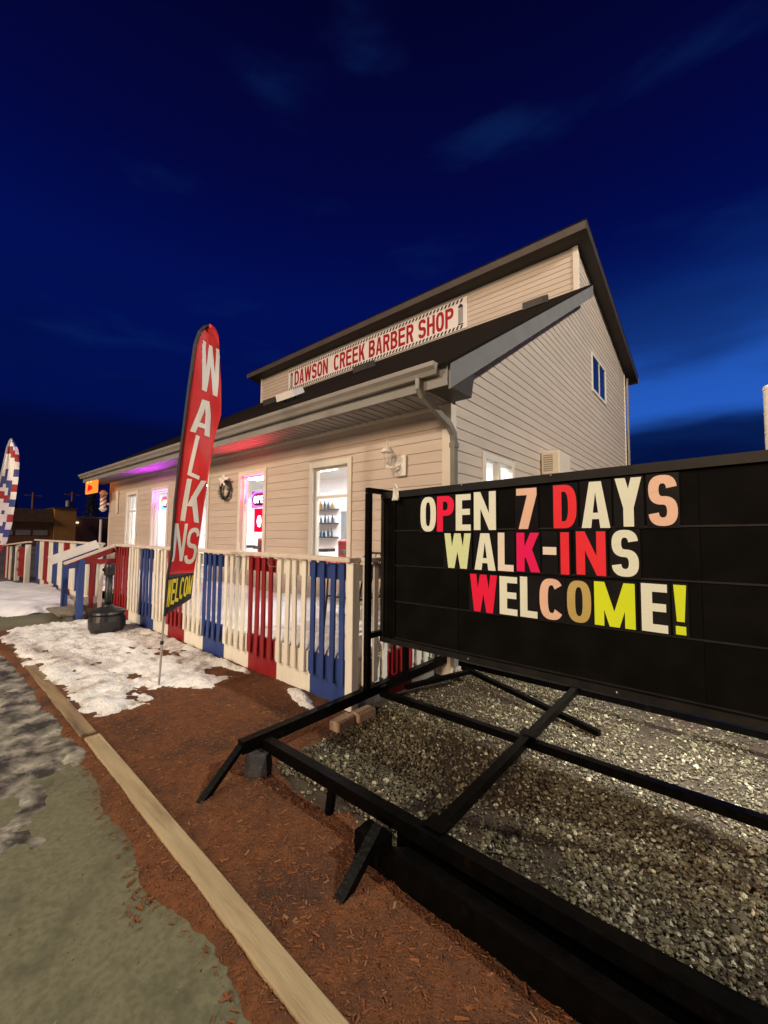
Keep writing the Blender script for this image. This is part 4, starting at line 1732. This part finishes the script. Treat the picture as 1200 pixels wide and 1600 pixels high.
# face panels between seams
seam = [SX0 + .15, -1.55, -.10, SX1 - .04]
zr_ = [.64, .945, 1.247, 1.540, None]
for i in range(len(seam) - 1):
    for j in range(4):
        a, b = seam[i], seam[i + 1]
        za = zr_[j] + .012 * (a + 1.9) * (j > 0)
        zb_ = zr_[j] + .012 * (b + 1.9) * (j > 0)
        ta = (zr_[j + 1] + .012 * (a + 1.9)) if zr_[j + 1] else ztop(a) - .05
        tb = (zr_[j + 1] + .012 * (b + 1.9)) if zr_[j + 1] else ztop(b) - .05
        mb = MB()
        dy = .003 * rg.random()
        mb.prism([(a + .002, SY + .004, za + .004), (b - .002, SY + .004, zb_ + .004), (b - .002, SY + .004, tb - .003), (a + .002, SY + .004, ta - .003)], (0, -.004 - dy, 0))
        mb.build('face_panel', M['signface'], sg)
for j in range(4):
    mb = MB()
    za, zb_ = zr_[j] + .012 * (SX0 + 1.95) * (j > 0), zr_[j] + .012 * (SX1 + 1.9) * (j > 0)
    mb.prism([(SX0 + .04, SY - .010, za - .004), (SX1 - .04, SY - .010, zb_ - .004), (SX1 - .04, SY - .010, zb_ + .006), (SX0 + .04, SY - .010, za + .006)], (0, .012, 0))
    mb.build('letter_track', M['track'], sg)
mb = MB()
mb.prism([(SX0, SY - .03, ztop(SX0) - .055), (SX1, SY - .03, ztop(SX1) - .055), (SX1, SY - .03, ztop(SX1)), (SX0, SY - .03, ztop(SX0))], (0, .22, 0))
mb.build('top_trim', M['track'], sg)
mb = MB()
mb.prism([(SX0, SY - .03, ZB - .012), (SX1, SY - .03, ZB - .012), (SX1, SY - .03, ZB + .030), (SX0, SY - .03, ZB + .030)], (0, .22, 0))
mb.build('bottom_trim', M['track'], sg)
for x in (SX0 + .001, SX1 - .035):
    mb = MB()
    mb.box(x, SY - .028, ZB + .031, x + .034, SY + .188, ztop(x) - .056)
    mb.build('side_trim', M['track'], sg)
mb = MB()
mb.box(SX0 + .036, SY - .012, ZB + .032, SX0 + .148, SY + .003, ztop(SX0) - .06)
mb.build('side_panel', M['signface'], sg)
# end frames: front and rear post, joined above and below the cabinet
BZ = .19
for x in (SX0 - .002, SX1 + .002):
    for y in (2.53, 3.06):
        mb = MB()
        mb.box(x - .024, y - .024, BZ + .028, x + .024, y + .024, 1.855, .004)
        mb.build('post', M['steel'], sg)
    for zz in (1.88, .66):
        mb = MB()
        mb.box(x - .024, 2.507, zz - .022, x + .024, 3.083, zz + .022, .004)
        if zz > 1:
            pass
        mb.build('end_bar', M['steel'], sg)
# trailer frame
for (a, b, w, h, nm) in (((SX0 - .02, 1.40, BZ), (SX0 - .02, 3.92, BZ), .06, .075, 'cross_beam'), ((-1.02, 1.60, BZ + .0), (-1.02, 3.80, BZ), .05, .05, 'cross_beam'), ((SX1 + .05, 1.60, BZ), (SX1 + .05, 3.80, BZ), .06, .07, 'cross_beam')):
    mb = MB()
    mb.bar(a, b, w, h)
    mb.build(nm, M['steel'], sg)
for (y, w, h, zz) in ((1.555, .060, .065, .175), (2.70, .05, .05, .155), (3.84, .05, .05, .165)):
    mb = MB()
    mb.bar((SX0 + .012, y, zz), (2.2, y, zz), w, h)
    mb.build('long_beam', M['steel'], sg)
# heavy drawbar lying along the front beam
mb = MB()
mb.prism([(-1.36, 1.49, .02), (2.2, 1.43, -.01), (2.2, 1.43, .12), (-1.10, 1.49, .14)], (0, -.07, 0))
mb.build('draw_bar', M['steel'], sg)
mb = MB()
mb.prism([(-1.05, 1.66, .006), (2.2, 1.78, .006), (2.2, 1.60, .006), (-1.25, 1.60, .006)], (0, 0, .12))
mb.build('shadow_plate', M['steel'], sg)  # black slab in place of the front beam's shadow on the gravel
# legs
mb = MB()
mb.bar((SX0 - .03, 1.44, .215), (SX0 + .03, 1.13, .0), .045, .030)
mb.build('swing_leg', M['steel'], sg)
mb = MB()
mb.bar((-1.24, 1.46, .18), (-1.24, 1.215, .01), .05, .04)
mb.build('swing_leg', M['steel'], sg)
mb = MB()
mb.box(-1.34, 1.40, .05, -1.20, 1.50, .15)
mb.build('leg_bracket', M['steel'], sg)
mb = MB()
mb.tube([(-1.66, 1.555, .14), (-1.66, 1.535, .0)], .026, 10)
mb.build('jack_foot', M['steel'], sg)
for (a, b) in (((-2.12, 3.80, .14), (-.76, 3.42, .035)), ((SX0, 3.06, .10), (-2.0, 3.80, .13))):
    mb = MB()
    mb.bar(a, b, .045, .04)
    mb.build('brace', M['steel'], sg)
for x, y in ((-1.02, 1.60), (-1.02, 2.70), (-1.02, 3.80), (SX0, 2.70)):
    mb = MB()
    mb.box(x - .05, y - .045, BZ + .026, x + .05, y + .045, BZ + .0305)
    mb.build('weld_plate', M['steel'], sg)
# unseen lamp added behind the cabinet to throw a white pool on the gravel
mb = MB()
mb.bar((.02, SY + .17, 1.72), (.02, SY + .42, 1.78), .03, .03)
mb.build('lamp_arm', M['steel'], sg)
mb = MB()
mb.prism([(-.10, SY + .36, 1.76), (-.10, SY + .52, 1.70), (-.10, SY + .54, 1.76), (-.10, SY + .38, 1.82)], (.24, 0, 0))
fld = mb.build('added_flood_lamp', M['steel'], sg)
mb = MB()
mb.prism([(-.08, SY + .376, 1.748), (-.08, SY + .504, 1.700), (-.08, SY + .502, 1.694), (-.08, SY + .374, 1.742)], (.20, 0, 0))
mb.build('lens', emit('added_flood_lens', (1, .97, .9), 20), fld)
fd = bpy.data.lights.new('flood_light', 'SPOT')
fd.energy = 330
fd.color = (1.0, .97, .90)
fd.spot_size = R(140)
fd.spot_blend = .7
fd.shadow_soft_size = .08
fdo = bpy.data.objects.new('flood_light', fd)
COL.objects.link(fdo)
fdo.parent = sg
fdo.location = Vector((.02, SY + .43, 1.68)) - ORG[sg.name]
fdo.rotation_euler = Vector((.10, .55, -.83)).to_track_quat('-Z', 'Y').to_euler()
# bolts in the trims
bolt = MB()
bolt.lathe((0, 0, 0), [(.006, 0), (.006, .004), (.003, .006)], 8)
bm_ = bolt.mesh('bolt', M['alu'])
for (x, y, zz) in ((-1.50, SY - .033, 1.882), (-.85, SY - .033, 1.897), (-1.45, SY - .033, .61), (-.5, SY - .033, .61)):
    o = inst('bolt', bm_, (x, y, zz), sg)
    o.rotation_euler = (R(90), 0, 0)
# jack block under the corner
mb = MB()
mb.lathe((-2.27, 1.50, -.01), [(.085, 0), (.088, .05), (.080, .12), (.075, .155)], 9)
tag(mb.build('support_block', M['rubber'], org=(-2.27, 1.50, 0)), 'dark worn block propping the near corner of the trailer frame', 'block')
for i, (x, y, a) in enumerate(((-2.33, 2.28, .10), (-2.31, 2.50, -.05))):
    mb = MB()
    mb.box(-.05, -.10, 0, .05, .10, .075, .008)
    o = bpy.data.objects.new('paving_brick', mb.mesh('paving_brick', M['brick']))
    COL.objects.link(o)
    o.location = (x, y, 0)
    o.rotation_euler = (0, 0, a)
    ORG[o.name] = Vector((x, y, 0))
    tag(o, ('tan paving brick under the trailer beam, the nearer of two', 'tan paving brick under the trailer beam, the one closer to the fence')[i], 'brick', 'bricks under the trailer beam')

# clip on the top trim
cp = thing('clamp', 'small cream spring clamp on the top left of the black sign', 'clamp', (-2.13, SY - .05, 1.80))
mb = MB()
mb.tube([(-2.14, SY - .05, 1.895), (-2.12, SY - .055, 1.93), (-2.10, SY - .05, 1.895)], .008, 6)
mb.build('handle', M['cream'], cp)
mb = MB()
mb.prism([(-2.15, SY - .036, 1.81), (-2.09, SY - .036, 1.81), (-2.105, SY - .036, 1.90), (-2.14, SY - .036, 1.90)], (0, -.02, 0))
mb.build('jaw', M['cream'], cp)
mb = MB()
for k in range(3):
    mb.box(-2.152 + k * .022, SY - .060, 1.796, -2.136 + k * .022, SY - .037, 1.812)
mb.build('pad', M['white'], cp)

# letters on the board
LC = {'w': pm('letter_white', (.80, .86, .72), (.84, .90, .76), 4, .35), 'r': pm('letter_red', (.86, .022, .04), (.90, .028, .045), 4, .35), 'p': pm('letter_peach', (.84, .55, .42), (.88, .60, .46), 4, .35),
      'm': pm('letter_magenta', (.86, .006, .12), None, 4, .35), 'k': pm('letter_coral', (.88, .010, .065), None, 4, .35), 'g': pm('letter_palegreen', (.70, .82, .44), (.74, .86, .50), 4, .35), 't': pm('letter_gold', (.52, .40, .12), (.56, .44, .15), 4, .35),
      'y': pm('letter_lime', (.72, .90, .015), (.76, .92, .02), 4, .35), 'c': pm('letter_cream', (.84, .76, .64), (.88, .80, .68), 4, .35)}
CN = {'w': 'white', 'r': 'red', 'p': 'peach', 'm': 'magenta', 'k': 'pinkish red', 'g': 'pale green', 't': 'gold', 'y': 'lime yellow', 'c': 'cream'}
ROWS = [('top', [('O', -1.888, -1.740, 1.532, 1.810, 'w'), ('P', -1.731, -1.577, 1.532, 1.809, 'k'), ('E', -1.562, -1.433, 1.540, 1.813, 'w'), ('N', -1.410, -1.238, 1.544, 1.822, 'w'),
                 ('7', -1.089, -.950, 1.550, 1.826, 'p'), ('D', -.843, -.703, 1.554, 1.831, 'r'), ('A', -.675, -.518, 1.555, 1.838, 'w'), ('Y', -.490, -.355, 1.562, 1.846, 'w'), ('S', -.325, -.190, 1.564, 1.848, 'p')]),
        ('middle', [('W', -1.662, -1.435, 1.256, 1.519, 'g'), ('A', -1.406, -1.243, 1.256, 1.520, 'w'), ('L', -1.225, -1.112, 1.259, 1.525, 'c'), ('K', -1.090, -.939, 1.264, 1.525, 'm'),
                    ('-', -.914, -.829, 1.383, 1.433, 'c'), ('I', -.806, -.749, 1.262, 1.528, 'r'), ('N', -.710, -.546, 1.268, 1.534, 'r'), ('S', -.515, -.378, 1.272, 1.543, 'w')]),
        ('bottom', [('W', -1.443, -1.233, .956, 1.223, 'k'), ('E', -1.215, -1.086, .961, 1.222, 'w'), ('L', -1.069, -.954, .963, 1.230, 'w'), ('C', -.939, -.788, .969, 1.230, 'p'),
                    ('O', -.769, -.631, .974, 1.230, 't'), ('M', -.613, -.402, .976, 1.234, 'y'), ('E', -.372, -.248, .978, 1.243, 'w'), ('!', -.222, -.166, .982, 1.246, 'y')])]
for row, ls in ROWS:
    for i, (c, xa, xb, za, zb_, col) in enumerate(ls):
        what = {'-': 'hyphen', '!': 'exclamation mark', '7': 'digit 7'}.get(c, 'letter ' + c)
        extra = ' before the exclamation mark' if (c == 'E' and i == 6) else (' after the W' if (c == 'E' and row == 'bottom') else '')
        t = thing('sign_letter', '%s %s in the %s row of the black sign%s' % (CN[col], what, row, extra), 'letter', ((xa + xb) / 2, SY - .012, za), 'changeable letters on the black sign')
        za2, zb2 = (za - .012, zb_ + .010) if c != '-' else (1.258, 1.534)
        mb = MB()
        mb.box(xa - .008, SY - .0125, za2, xb + .008, SY - .0105, zb2)
        mb.build('card', M['card'], t)
        th, hh = {'O': (.345, .155), 'P': (.36, .16), 'E': (.42, .165), 'N': (.32, .1), 'D': (.36, .16), 'A': (.34, .16), 'S': (.36, .165), 'C': (.35, .16), 'M': (.34, .1), 'L': (.43, .165), 'K': (.36, .1), 'Y': (.39, .1), '7': (.42, .17), 'W': (.33, .1)}.get(c, (.29, .155))
        mb = MB()
        put_glyph(mb, glyph(c, th, hh), (xa, SY - .0128, za), (1, 0, 0), (0, 0, 1), xb - xa, zb_ - za, (0, -1, 0), .002)
        mb.build('character', LC[col], t)

# =================================================================== FEATHER FLAGS
def feather(base, h, left, right, mat, name, label, pole_pts, cells, wav=.018, depth=.002):
    """left/right: (offset, height) edges of the cloth in the plane through the pole; cells(u,v)->material index"""
    base = Vector(base)
    h = Vector(h).normalized()
    n = Vector((h.y, -h.x, 0))
    t = thing(name, label, 'flag', base)
    nv, nu = 64, 14

    def interp(tab, z):
        tab = sorted(tab, key=lambda q: q[1])
        for (a, za), (b, zb_) in zip(tab, tab[1:]):
            if za <= z <= zb_:
                return a + (b - a) * (z - za) / max(1e-6, zb_ - za)
        return tab[0][0] if z < tab[0][1] else tab[-1][0]
    return t, base, h, n, interp


b_ = Vector((-4.251, 1.669, 0))
fh = Vector((.36546, .93083, 0))
fnrm = Vector((.93083, -.36546, 0))
LE = [(.022, .688), (.034, 1.088), (.060, 1.283), (.074, 1.829), (.111, 2.389), (.160, 2.99), (.207, 3.475), (.245, 3.618), (.29, 3.685), (.327, 3.706)]
RE_ = [(.262, .841), (.279, 1.103), (.323, 1.533), (.376, 2.104), (.425, 2.477), (.489, 2.78), (.479, 3.13), (.459, 3.398), (.43, 3.60), (.38, 3.69), (.327, 3.706)]


def itp(tab, t):
    """point on a poly-line by fraction of its index range"""
    f = t * (len(tab) - 1)
    i = min(int(f), len(tab) - 2)
    a, b = tab[i], tab[i + 1]
    return a[0] + (b[0] - a[0]) * (f - i), a[1] + (b[1] - a[1]) * (f - i)


def edge_at(tab, z):
    for (a, za), (b, zb_) in zip(tab, tab[1:]):
        if za <= z <= zb_:
            return a + (b - a) * (z - za) / max(1e-6, zb_ - za)
    return tab[0][0] if z < tab[0][1] else tab[-1][0]


def fl_pt(u, z, off=0.0):
    """point on the flag cloth: u 0..1 from sleeve to free edge at height z"""
    a, b = edge_at(LE, z), edge_at(RE_, z)
    s_ = a + (b - a) * u
    w = .045 * u * math.sin(z * 3.3 + 1.2) + .026 * u * math.sin(z * 8.1 + u * 3) + .010 * math.sin(u * 6 + z * 2.1)
    return b_ + fh * s_ + fnrm * (w + off) + Vector((0, 0, z))


ff = thing('feather_flag', 'tall red feather flag lettered in white with a yellow and black foot', 'flag', b_)


def cloth(u0, u1, z0, z1, nu, nv, slope=0.0, th=.002, zfun=None):
    m_ = MB()
    vs = []
    for side in (0, 1):
        for j in range(nv + 1):
            for i in range(nu + 1):
                u = u0 + (u1 - u0) * i / nu
                z_ = z0 + (z1 - z0) * j / nv
                if zfun:
                    z_ = zfun(u, j / nv)
                vs.append(fl_pt(u, z_, -th * side))
    fs = []
    w = nu + 1
    o2 = w * (nv + 1)
    for j in range(nv):
        for i in range(nu):
            a = j * w + i
            fs.append((a, a + 1, a + w + 1, a + w))
            fs.append((o2 + a, o2 + a + w, o2 + a + w + 1, o2 + a + 1))
    for j in range(nv):
        for i in (0, nu):
            a = j * w + i
            fs.append((a, a + w, o2 + a + w, o2 + a))
    for i in range(nu):
        for j in (0, nv):
            a = j * w + i
            fs.append((a, a + 1, o2 + a + 1, o2 + a))
    m_.add(vs, fs)
    return m_


cl = cloth(.05, 1, 1.09, 3.704, 16, 90, zfun=lambda u, t: (1.088 + .015 * u) + (3.704 - 1.09 - .015 * u) * t).build('cloth', M['flagred'], ff, smooth=True)
ft = cloth(.02, 1, .69, 1.09, 14, 12, zfun=lambda u, t: (.69 + .15 * u) + (1.087 + .015 * u - .69 - .15 * u) * t).build('foot_panel', M['flagblack'], ff, smooth=True)
# pole: bare aluminium below, black sleeve along the cloth
mb = MB()
pp = [b_ + fh * -.002 + Vector((0, 0, -.05)), b_ + fh * .012 + Vector((0, 0, .40)), b_ + fh * .022 + Vector((0, 0, .70))]
mb.tube(pp, .011, 8)
pol = mb.build('pole', M['alu'], ff)
mb = MB()
mb.tube([b_ + fh * .0115 + Vector((0, 0, .415)), b_ + fh * .013 + Vector((0, 0, .45))], .016, 8)
mb.build('joint', M['black'], ff)
mb = MB()
mb.tube([b_ + fh * (a + .006) + fnrm * .004 + Vector((0, 0, z_)) for a, z_ in LE + [(.37, 3.697), (.41, 3.665)]], [.013] * 5 + [.017, .019, .019, .018, .015, .012, .006], 8)
mb.build('sleeve', M['flagblack'], ff)


def flag_glyph(ch, u0, u1, z0, z1, mat, name, slant=0.0, off=.004, t=.26, h=.16, rise=0.0):
    m_ = MB()
    for i, p in enumerate(glyph(ch, t, h)):
        # subdivide so that the print follows the folds
        if len(p) == 4:
            ga, gb = 4, 8
            v3 = []
            for jj in range(gb + 1):
                for ii in range(ga + 1):
                    a_, b__ = ii / ga, jj / gb
                    x = (p[0][0] * (1 - a_) + p[1][0] * a_) * (1 - b__) + (p[3][0] * (1 - a_) + p[2][0] * a_) * b__
                    y = (p[0][1] * (1 - a_) + p[1][1] * a_) * (1 - b__) + (p[3][1] * (1 - a_) + p[2][1] * a_) * b__
                    zz = z0 + (z1 - z0) * y + rise * x
                    uu = u0 + (u1 - u0) * x + slant * (y - .5)
                    v3.append(fl_pt(min(.985, max(.06, uu)), zz, off + (i % 4) * .0004))
            m_.add(v3, [(jj * (ga + 1) + ii, jj * (ga + 1) + ii + 1, (jj + 1) * (ga + 1) + ii + 1, (jj + 1) * (ga + 1) + ii) for jj in range(gb) for ii in range(ga)])
            continue
        pts_ = []
        for k in range(len(p)):
            a, b = p[k], p[(k + 1) % len(p)]
            for q in range(5):
                pts_.append((a[0] + (b[0] - a[0]) * q / 5, a[1] + (b[1] - a[1]) * q / 5))
        v3 = []
        for (x, y) in pts_:
            zz = z0 + (z1 - z0) * y + rise * x
            uu = u0 + (u1 - u0) * x + slant * (y - .5)
            v3.append(fl_pt(min(.985, max(.06, uu)), zz, off + (i % 4) * .0004))
        c = sum(v3, Vector((0, 0, 0))) / len(v3)
        m_.add(v3 + [c], [(k, (k + 1) % len(v3), len(v3)) for k in range(len(v3))])
    return m_.build(name, mat, ff)


flag_glyph('W', .28, 1.0, 3.02, 3.54, M['flagwhite'], 'lettering', .0, t=.27, rise=-.07)
flag_glyph('A', .22, .84, 2.55, 2.92, M['flagwhite'], 'lettering', .02, t=.28, rise=-.03)
flag_glyph('L', .36, .76, 2.10, 2.52, M['flagwhite'], 'lettering', .10, t=.30, h=.09, rise=-.05)
flag_glyph('K', .28, .96, 1.63, 2.06, M['flagwhite'], 'lettering', .08, t=.24, rise=-.02)
flag_glyph('N', .06, .50, 1.22, 1.60, M['flagwhite'], 'lettering', .04, t=.26)
flag_glyph('S', .54, .98, 1.19, 1.56, M['flagwhite'], 'lettering', .04, t=.24, h=.12)
for i, c in enumerate('WELCOM'):
    flag_glyph(c, .05 + i * .155, .19 + i * .155, .775 + i * .022, 1.04 + i * .006, M['flagyellow'], 'lettering', .02, t=.32, h=.15)

# stars-and-stripes flag at the left edge
b2 = Vector((-9.4, 1.05, 0))
h2 = Vector((.111, .9938, 0))
n2 = Vector((.9938, -.111, 0))
f2_ = thing('feather_flag', 'red, white and blue feather flag at the left edge of the picture', 'flag', b2)
LE2 = [(-.16, 1.10), (-.12, 1.40), (-.07, 1.9), (-.02, 2.5), (.03, 2.95), (.06, 3.08), (.08, 3.115)]
RE2 = [(.03, 1.20), (.085, 1.296), (.146, 1.626), (.174, 2.10), (.195, 2.553), (.18, 2.889), (.14, 3.02), (.08, 3.115)]
GR = {'white': MB(), 'red': MB(), 'blue': MB()}
NU, NV = 6, 30
for j in range(NV):
    for i in range(NU):
        q = []
        for (a, b) in ((i, j), (i + 1, j), (i + 1, j + 1), (i, j + 1)):
            z_ = 1.15 + (3.11 - 1.15) * b / NV
            l, r_ = edge_at(LE2, z_), edge_at(RE2, z_)
            s_ = l + (r_ - l) * a / NU
            q.append(b2 + h2 * s_ + n2 * (.03 * math.sin(z_ * 4 + a * .7)) + Vector((0, 0, z_)))
        if i >= 4:
            c = ('red', 'white', 'blue', 'white')[(j // 2) % 4]
        else:
            c = ('white', 'red', 'white', 'blue', 'white', 'white')[((j + i // 2) // 2) % 6]
            if rg.random() < .12:
                c = 'blue'
        GR[c].prism(q, n2 * -.002)
for c, mt in (('white', 'flagwhite'), ('red', 'red'), ('blue', 'flagblue')):
    stuff(GR[c].build('cloth_print', M[mt], f2_))
mb = MB()
mb.tube([b2 + Vector((0, 0, -.05)), b2 + h2 * -.16 + Vector((0, 0, 1.15))] + [b2 + h2 * (a - .01) + Vector((0, 0, z_)) for a, z_ in LE2], .010, 7)
mb.build('pole', M['alu'], f2_)

# =================================================================== BACKGROUND
brown = pm('brown_stucco', (.16, .075, .035), (.20, .095, .045), 1.5, .85, world_co=True)
ochre = pm('ochre_stucco', (.34, .17, .045), (.40, .20, .055), 1.2, .85, world_co=True)
brickm = pm('red_brick', (.19, .085, .05), (.24, .11, .065), 2, .85, world_co=True)
darkr = pm('dark_mansard', (.05, .028, .02), (.07, .04, .028), 2, .9, world_co=True)
X0 = -60
k_ = 60 / 28


def bgp(y, zz):
    return 0 + y * k_, 1.5 + (zz - 1.5) * k_


b1 = thing('far_building', 'low brown shop with a dark mansard roof beyond the far fence', 'building', (X0, 6, 0))
ya, _ = bgp(1.2, 0)
yb, zt = bgp(5.22, 2.55)
mb = MB()
mb.box(X0 - 10, ya, 0, X0, yb, zt - .6)
mb.build('wall', brown, b1)
mb = MB()
mb.prism([(X0 + .6, ya, zt - 1.1), (X0 + .6, yb, zt - 1.1), (X0 - .4, yb, zt + .45), (X0 - .4, ya, zt + .45)], (-6, 0, 0))
mb.build('mansard', darkr, b1)
for (p, q) in ((3.35, 3.6), (3.72, 4.3), (4.4, 5.0)):
    y0_, z0_ = bgp(p, 1.35)
    y1_, z1_ = bgp(q, 1.62)
    mb = MB()
    mb.box(X0 - .05, y0_, z0_, X0 + .06, y1_, z1_)
    mb.build('window', M['gutter'], b1)
b2b = thing('far_building', 'taller ochre block standing beside the brown shop in the distance', 'building', (X0, 12, 0))
y0_, _ = bgp(5.24, 0)
y1_, zt = bgp(6.2, 2.80)
mb = MB()
mb.box(X0 - 9, y0_, 0, X0 + .3, y1_, zt)
mb.build('wall', ochre, b2b)
mb = MB()
mb.box(X0 - 9.1, y0_ - .1, zt, X0 + .45, y1_ + .1, zt + .14)
mb.build('parapet', darkr, b2b)
b3 = thing('far_building', 'long red-brown building in the distance left of the shop corner', 'building', (X0 - 2, 15, 0))
y2_, zt = bgp(9.5, 2.36)
mb = MB()
mb.box(X0 - 10, y1_ + .15, 0, X0 - 1.5, y2_, zt)
mb.build('wall', brickm, b3)
mb = MB()
mb.box(X0 - 10, y1_ + .16, zt, X0 - 1.35, y2_, zt + .16)
mb.build('parapet', M['gutter'], b3)
mb = MB()
ye, ze = bgp(6.38, 2.05)
mb.box(X0 - 1.5, ye, ze, X0 - 1.3, ye + .25, ze + .14)
mb.build('wall_lamp', emit('wall_lamp_glow', (1, .7, .35), 3), b3)
for i, (p, zz, lab) in enumerate(((4.32, 3.6, 'leftmost of two utility poles rising behind the far buildings'), (6.0, 3.78, 'utility pole with a transformer can behind the ochre block'))):
    y_, z_ = 0 + p * 80 / 28, 1.5 + (zz - 1.5) * 80 / 28
    u = thing('utility_pole', lab, 'utility pole', (-80, y_, 0))
    mb = MB()
    mb.tube([(-80, y_, 0), (-80, y_, z_)], [.17, .13], 8)
    mb.build('pole', brown, u)
    mb = MB()
    mb.box(-80.06, y_ - 1.0, z_ - .5, -79.94, y_ + 1.0, z_ - .36)
    mb.build('crossarm', brown, u)
    if i:
        mb = MB()
        mb.lathe((-79.8, y_ - .55, z_ - 2.4), [(.3, 0), (.3, .9), (.1, 1.0)], 12)
        mb.build('transformer', M['gutter'], u)
# white post near the house end
po = thing('sign_post', 'thin white post standing beside the house end', 'post', (-19.5, 5.2, 0))
yq = 7.43 * 19.5 / 28
mb = MB()
mb.tube([(-19.5, yq, 0), (-19.5, yq, 2.0)], .05, 8)
mb.build('pole', M['white'], po)
mb = MB()
mb.lathe((-19.5, yq, 2.0), [(.06, 0), (.06, .03), (.02, .05)], 8)
mb.build('cap', M['white'], po)
# tall white post at the right edge
po = thing('white_post', 'tall white post rising behind the sign at the right edge of the picture', 'post', (.54, 8.0, 0))
mb = MB()
mb.tube([(.545, 8.0, 0), (.545, 8.0, 3.66)], .055, 12)
mb.build('pole', M['white'], po)
mb = MB()
mb.lathe((.545, 8.0, 3.66), [(.062, 0), (.062, .03), (.045, .06), (.01, .075)], 12)
mb.build('cap', M['white'], po)
# dark trees in the distance
tg = pm('spruce_green', (.010, .016, .010), (.025, .034, .018), .8, .9)
for i, (x, y, hh, lab) in enumerate(((-95, 23.5, 10.5, 'dark spruce in the distance left of the shop corner'), (-110, 14, 8.5, 'dark spruce behind the ochre block in the distance'))):
    t = thing('spruce_tree', lab, 'tree', (x, y, 0))
    mb = MB()
    mb.tube([(x, y, 0), (x, y, hh)], [.28, .03], 7)
    mb.build('trunk', brown, t)
    mb = MB()
    for k in range(1500):
        f = rg.random() ** .8
        zz = hh * (.12 + .88 * f)
        rr = (1 - f) * hh * .26 * rg.uniform(.3, 1.0) + .1
        a = rg.uniform(0, 2 * math.pi)
        c = Vector((x + rr * math.cos(a), y + rr * math.sin(a), zz - rr * .25))
        d = Vector((math.cos(a), math.sin(a), -.4)) * .45
        s_ = Vector((-math.sin(a), math.cos(a), 0)) * .16
        mb.add([c - s_, c + s_, c + d], [(0, 1, 2)])
    mb.build('crown', tg, t)

# =================================================================== STREET LAMP (added behind the camera, outside the picture, to brighten snow and fence)
lq = thing('unseen_lamp', 'tall street lamp added outside the picture to brighten the snow and fence', 'lamp', (-6.6, -6.0, 0))
mb = MB()
mb.tube([(-6.6, -6.0, 0), (-6.6, -6.0, 7.2), (-6.6, -5.85, 7.5), (-6.6, -5.0, 7.6)], [.09, .06, .05, .045], 10)
mb.build('pole', M['gutter'], lq)
mb = MB()
mb.box(-6.75, -5.1, 7.53, -6.45, -4.45, 7.65, .02)
mb.build('lamp_head', M['gutter'], lq)
mb = MB()
mb.box(-6.71, -5.0, 7.515, -6.49, -4.52, 7.529)
mb.build('lens', emit('added_lamp_lens', (1.0, .84, .62), 30), lq)
ld = bpy.data.lights.new('lamp_light', 'SPOT')
ld.energy = 2700
ld.color = (1.0, .85, .66)
ld.spot_size = R(160)
ld.spot_blend = .6
ld.shadow_soft_size = .30
lo_ = bpy.data.objects.new('lamp_light', ld)
COL.objects.link(lo_)
lo_.parent = lq
lo_.location = Vector((-6.6, -4.75, 7.48)) - ORG[lq.name]
lo_.rotation_euler = Vector((.1, .65, -.76)).to_track_quat('-Z', 'Y').to_euler()

# =================================================================== CAR-PARK LAMP (stands outside the picture, right of the house; it lights the gable and the gravel)
lp = thing('unseen_lamp', 'tall car-park lamp on a steel pole right of the house, outside the picture', 'lamp', (9.5, 5.6, 0))
mb = MB()
mb.tube([(9.5, 5.6, 0), (9.5, 5.6, 10.6), (9.35, 5.6, 10.9), (8.6, 5.6, 11.0)], [.09, .06, .05, .045], 10)
mb.build('pole', M['gutter'], lp)
mb = MB()
mb.box(8.05, 5.45, 10.93, 8.7, 5.75, 11.05, .02)
mb.build('lamp_head', M['gutter'], lp)
mb = MB()
mb.box(8.12, 5.49, 10.915, 8.6, 5.71, 10.929)
mb.build('lens', emit('lamp_lens', (1.0, .93, .80), 30), lp)
ld = bpy.data.lights.new('lamp_light', 'SPOT')
ld.energy = 9000
ld.color = (1.0, .93, .80)
ld.spot_size = R(150)
ld.spot_blend = .6
ld.shadow_soft_size = .22
lo_ = bpy.data.objects.new('lamp_light', ld)
COL.objects.link(lo_)
lo_.parent = lp
lo_.location = Vector((8.36, 5.6, 10.88)) - ORG[lp.name]
lo_.rotation_euler = Vector((-.70, -.08, -.9)).to_track_quat('-Z', 'Y').to_euler()
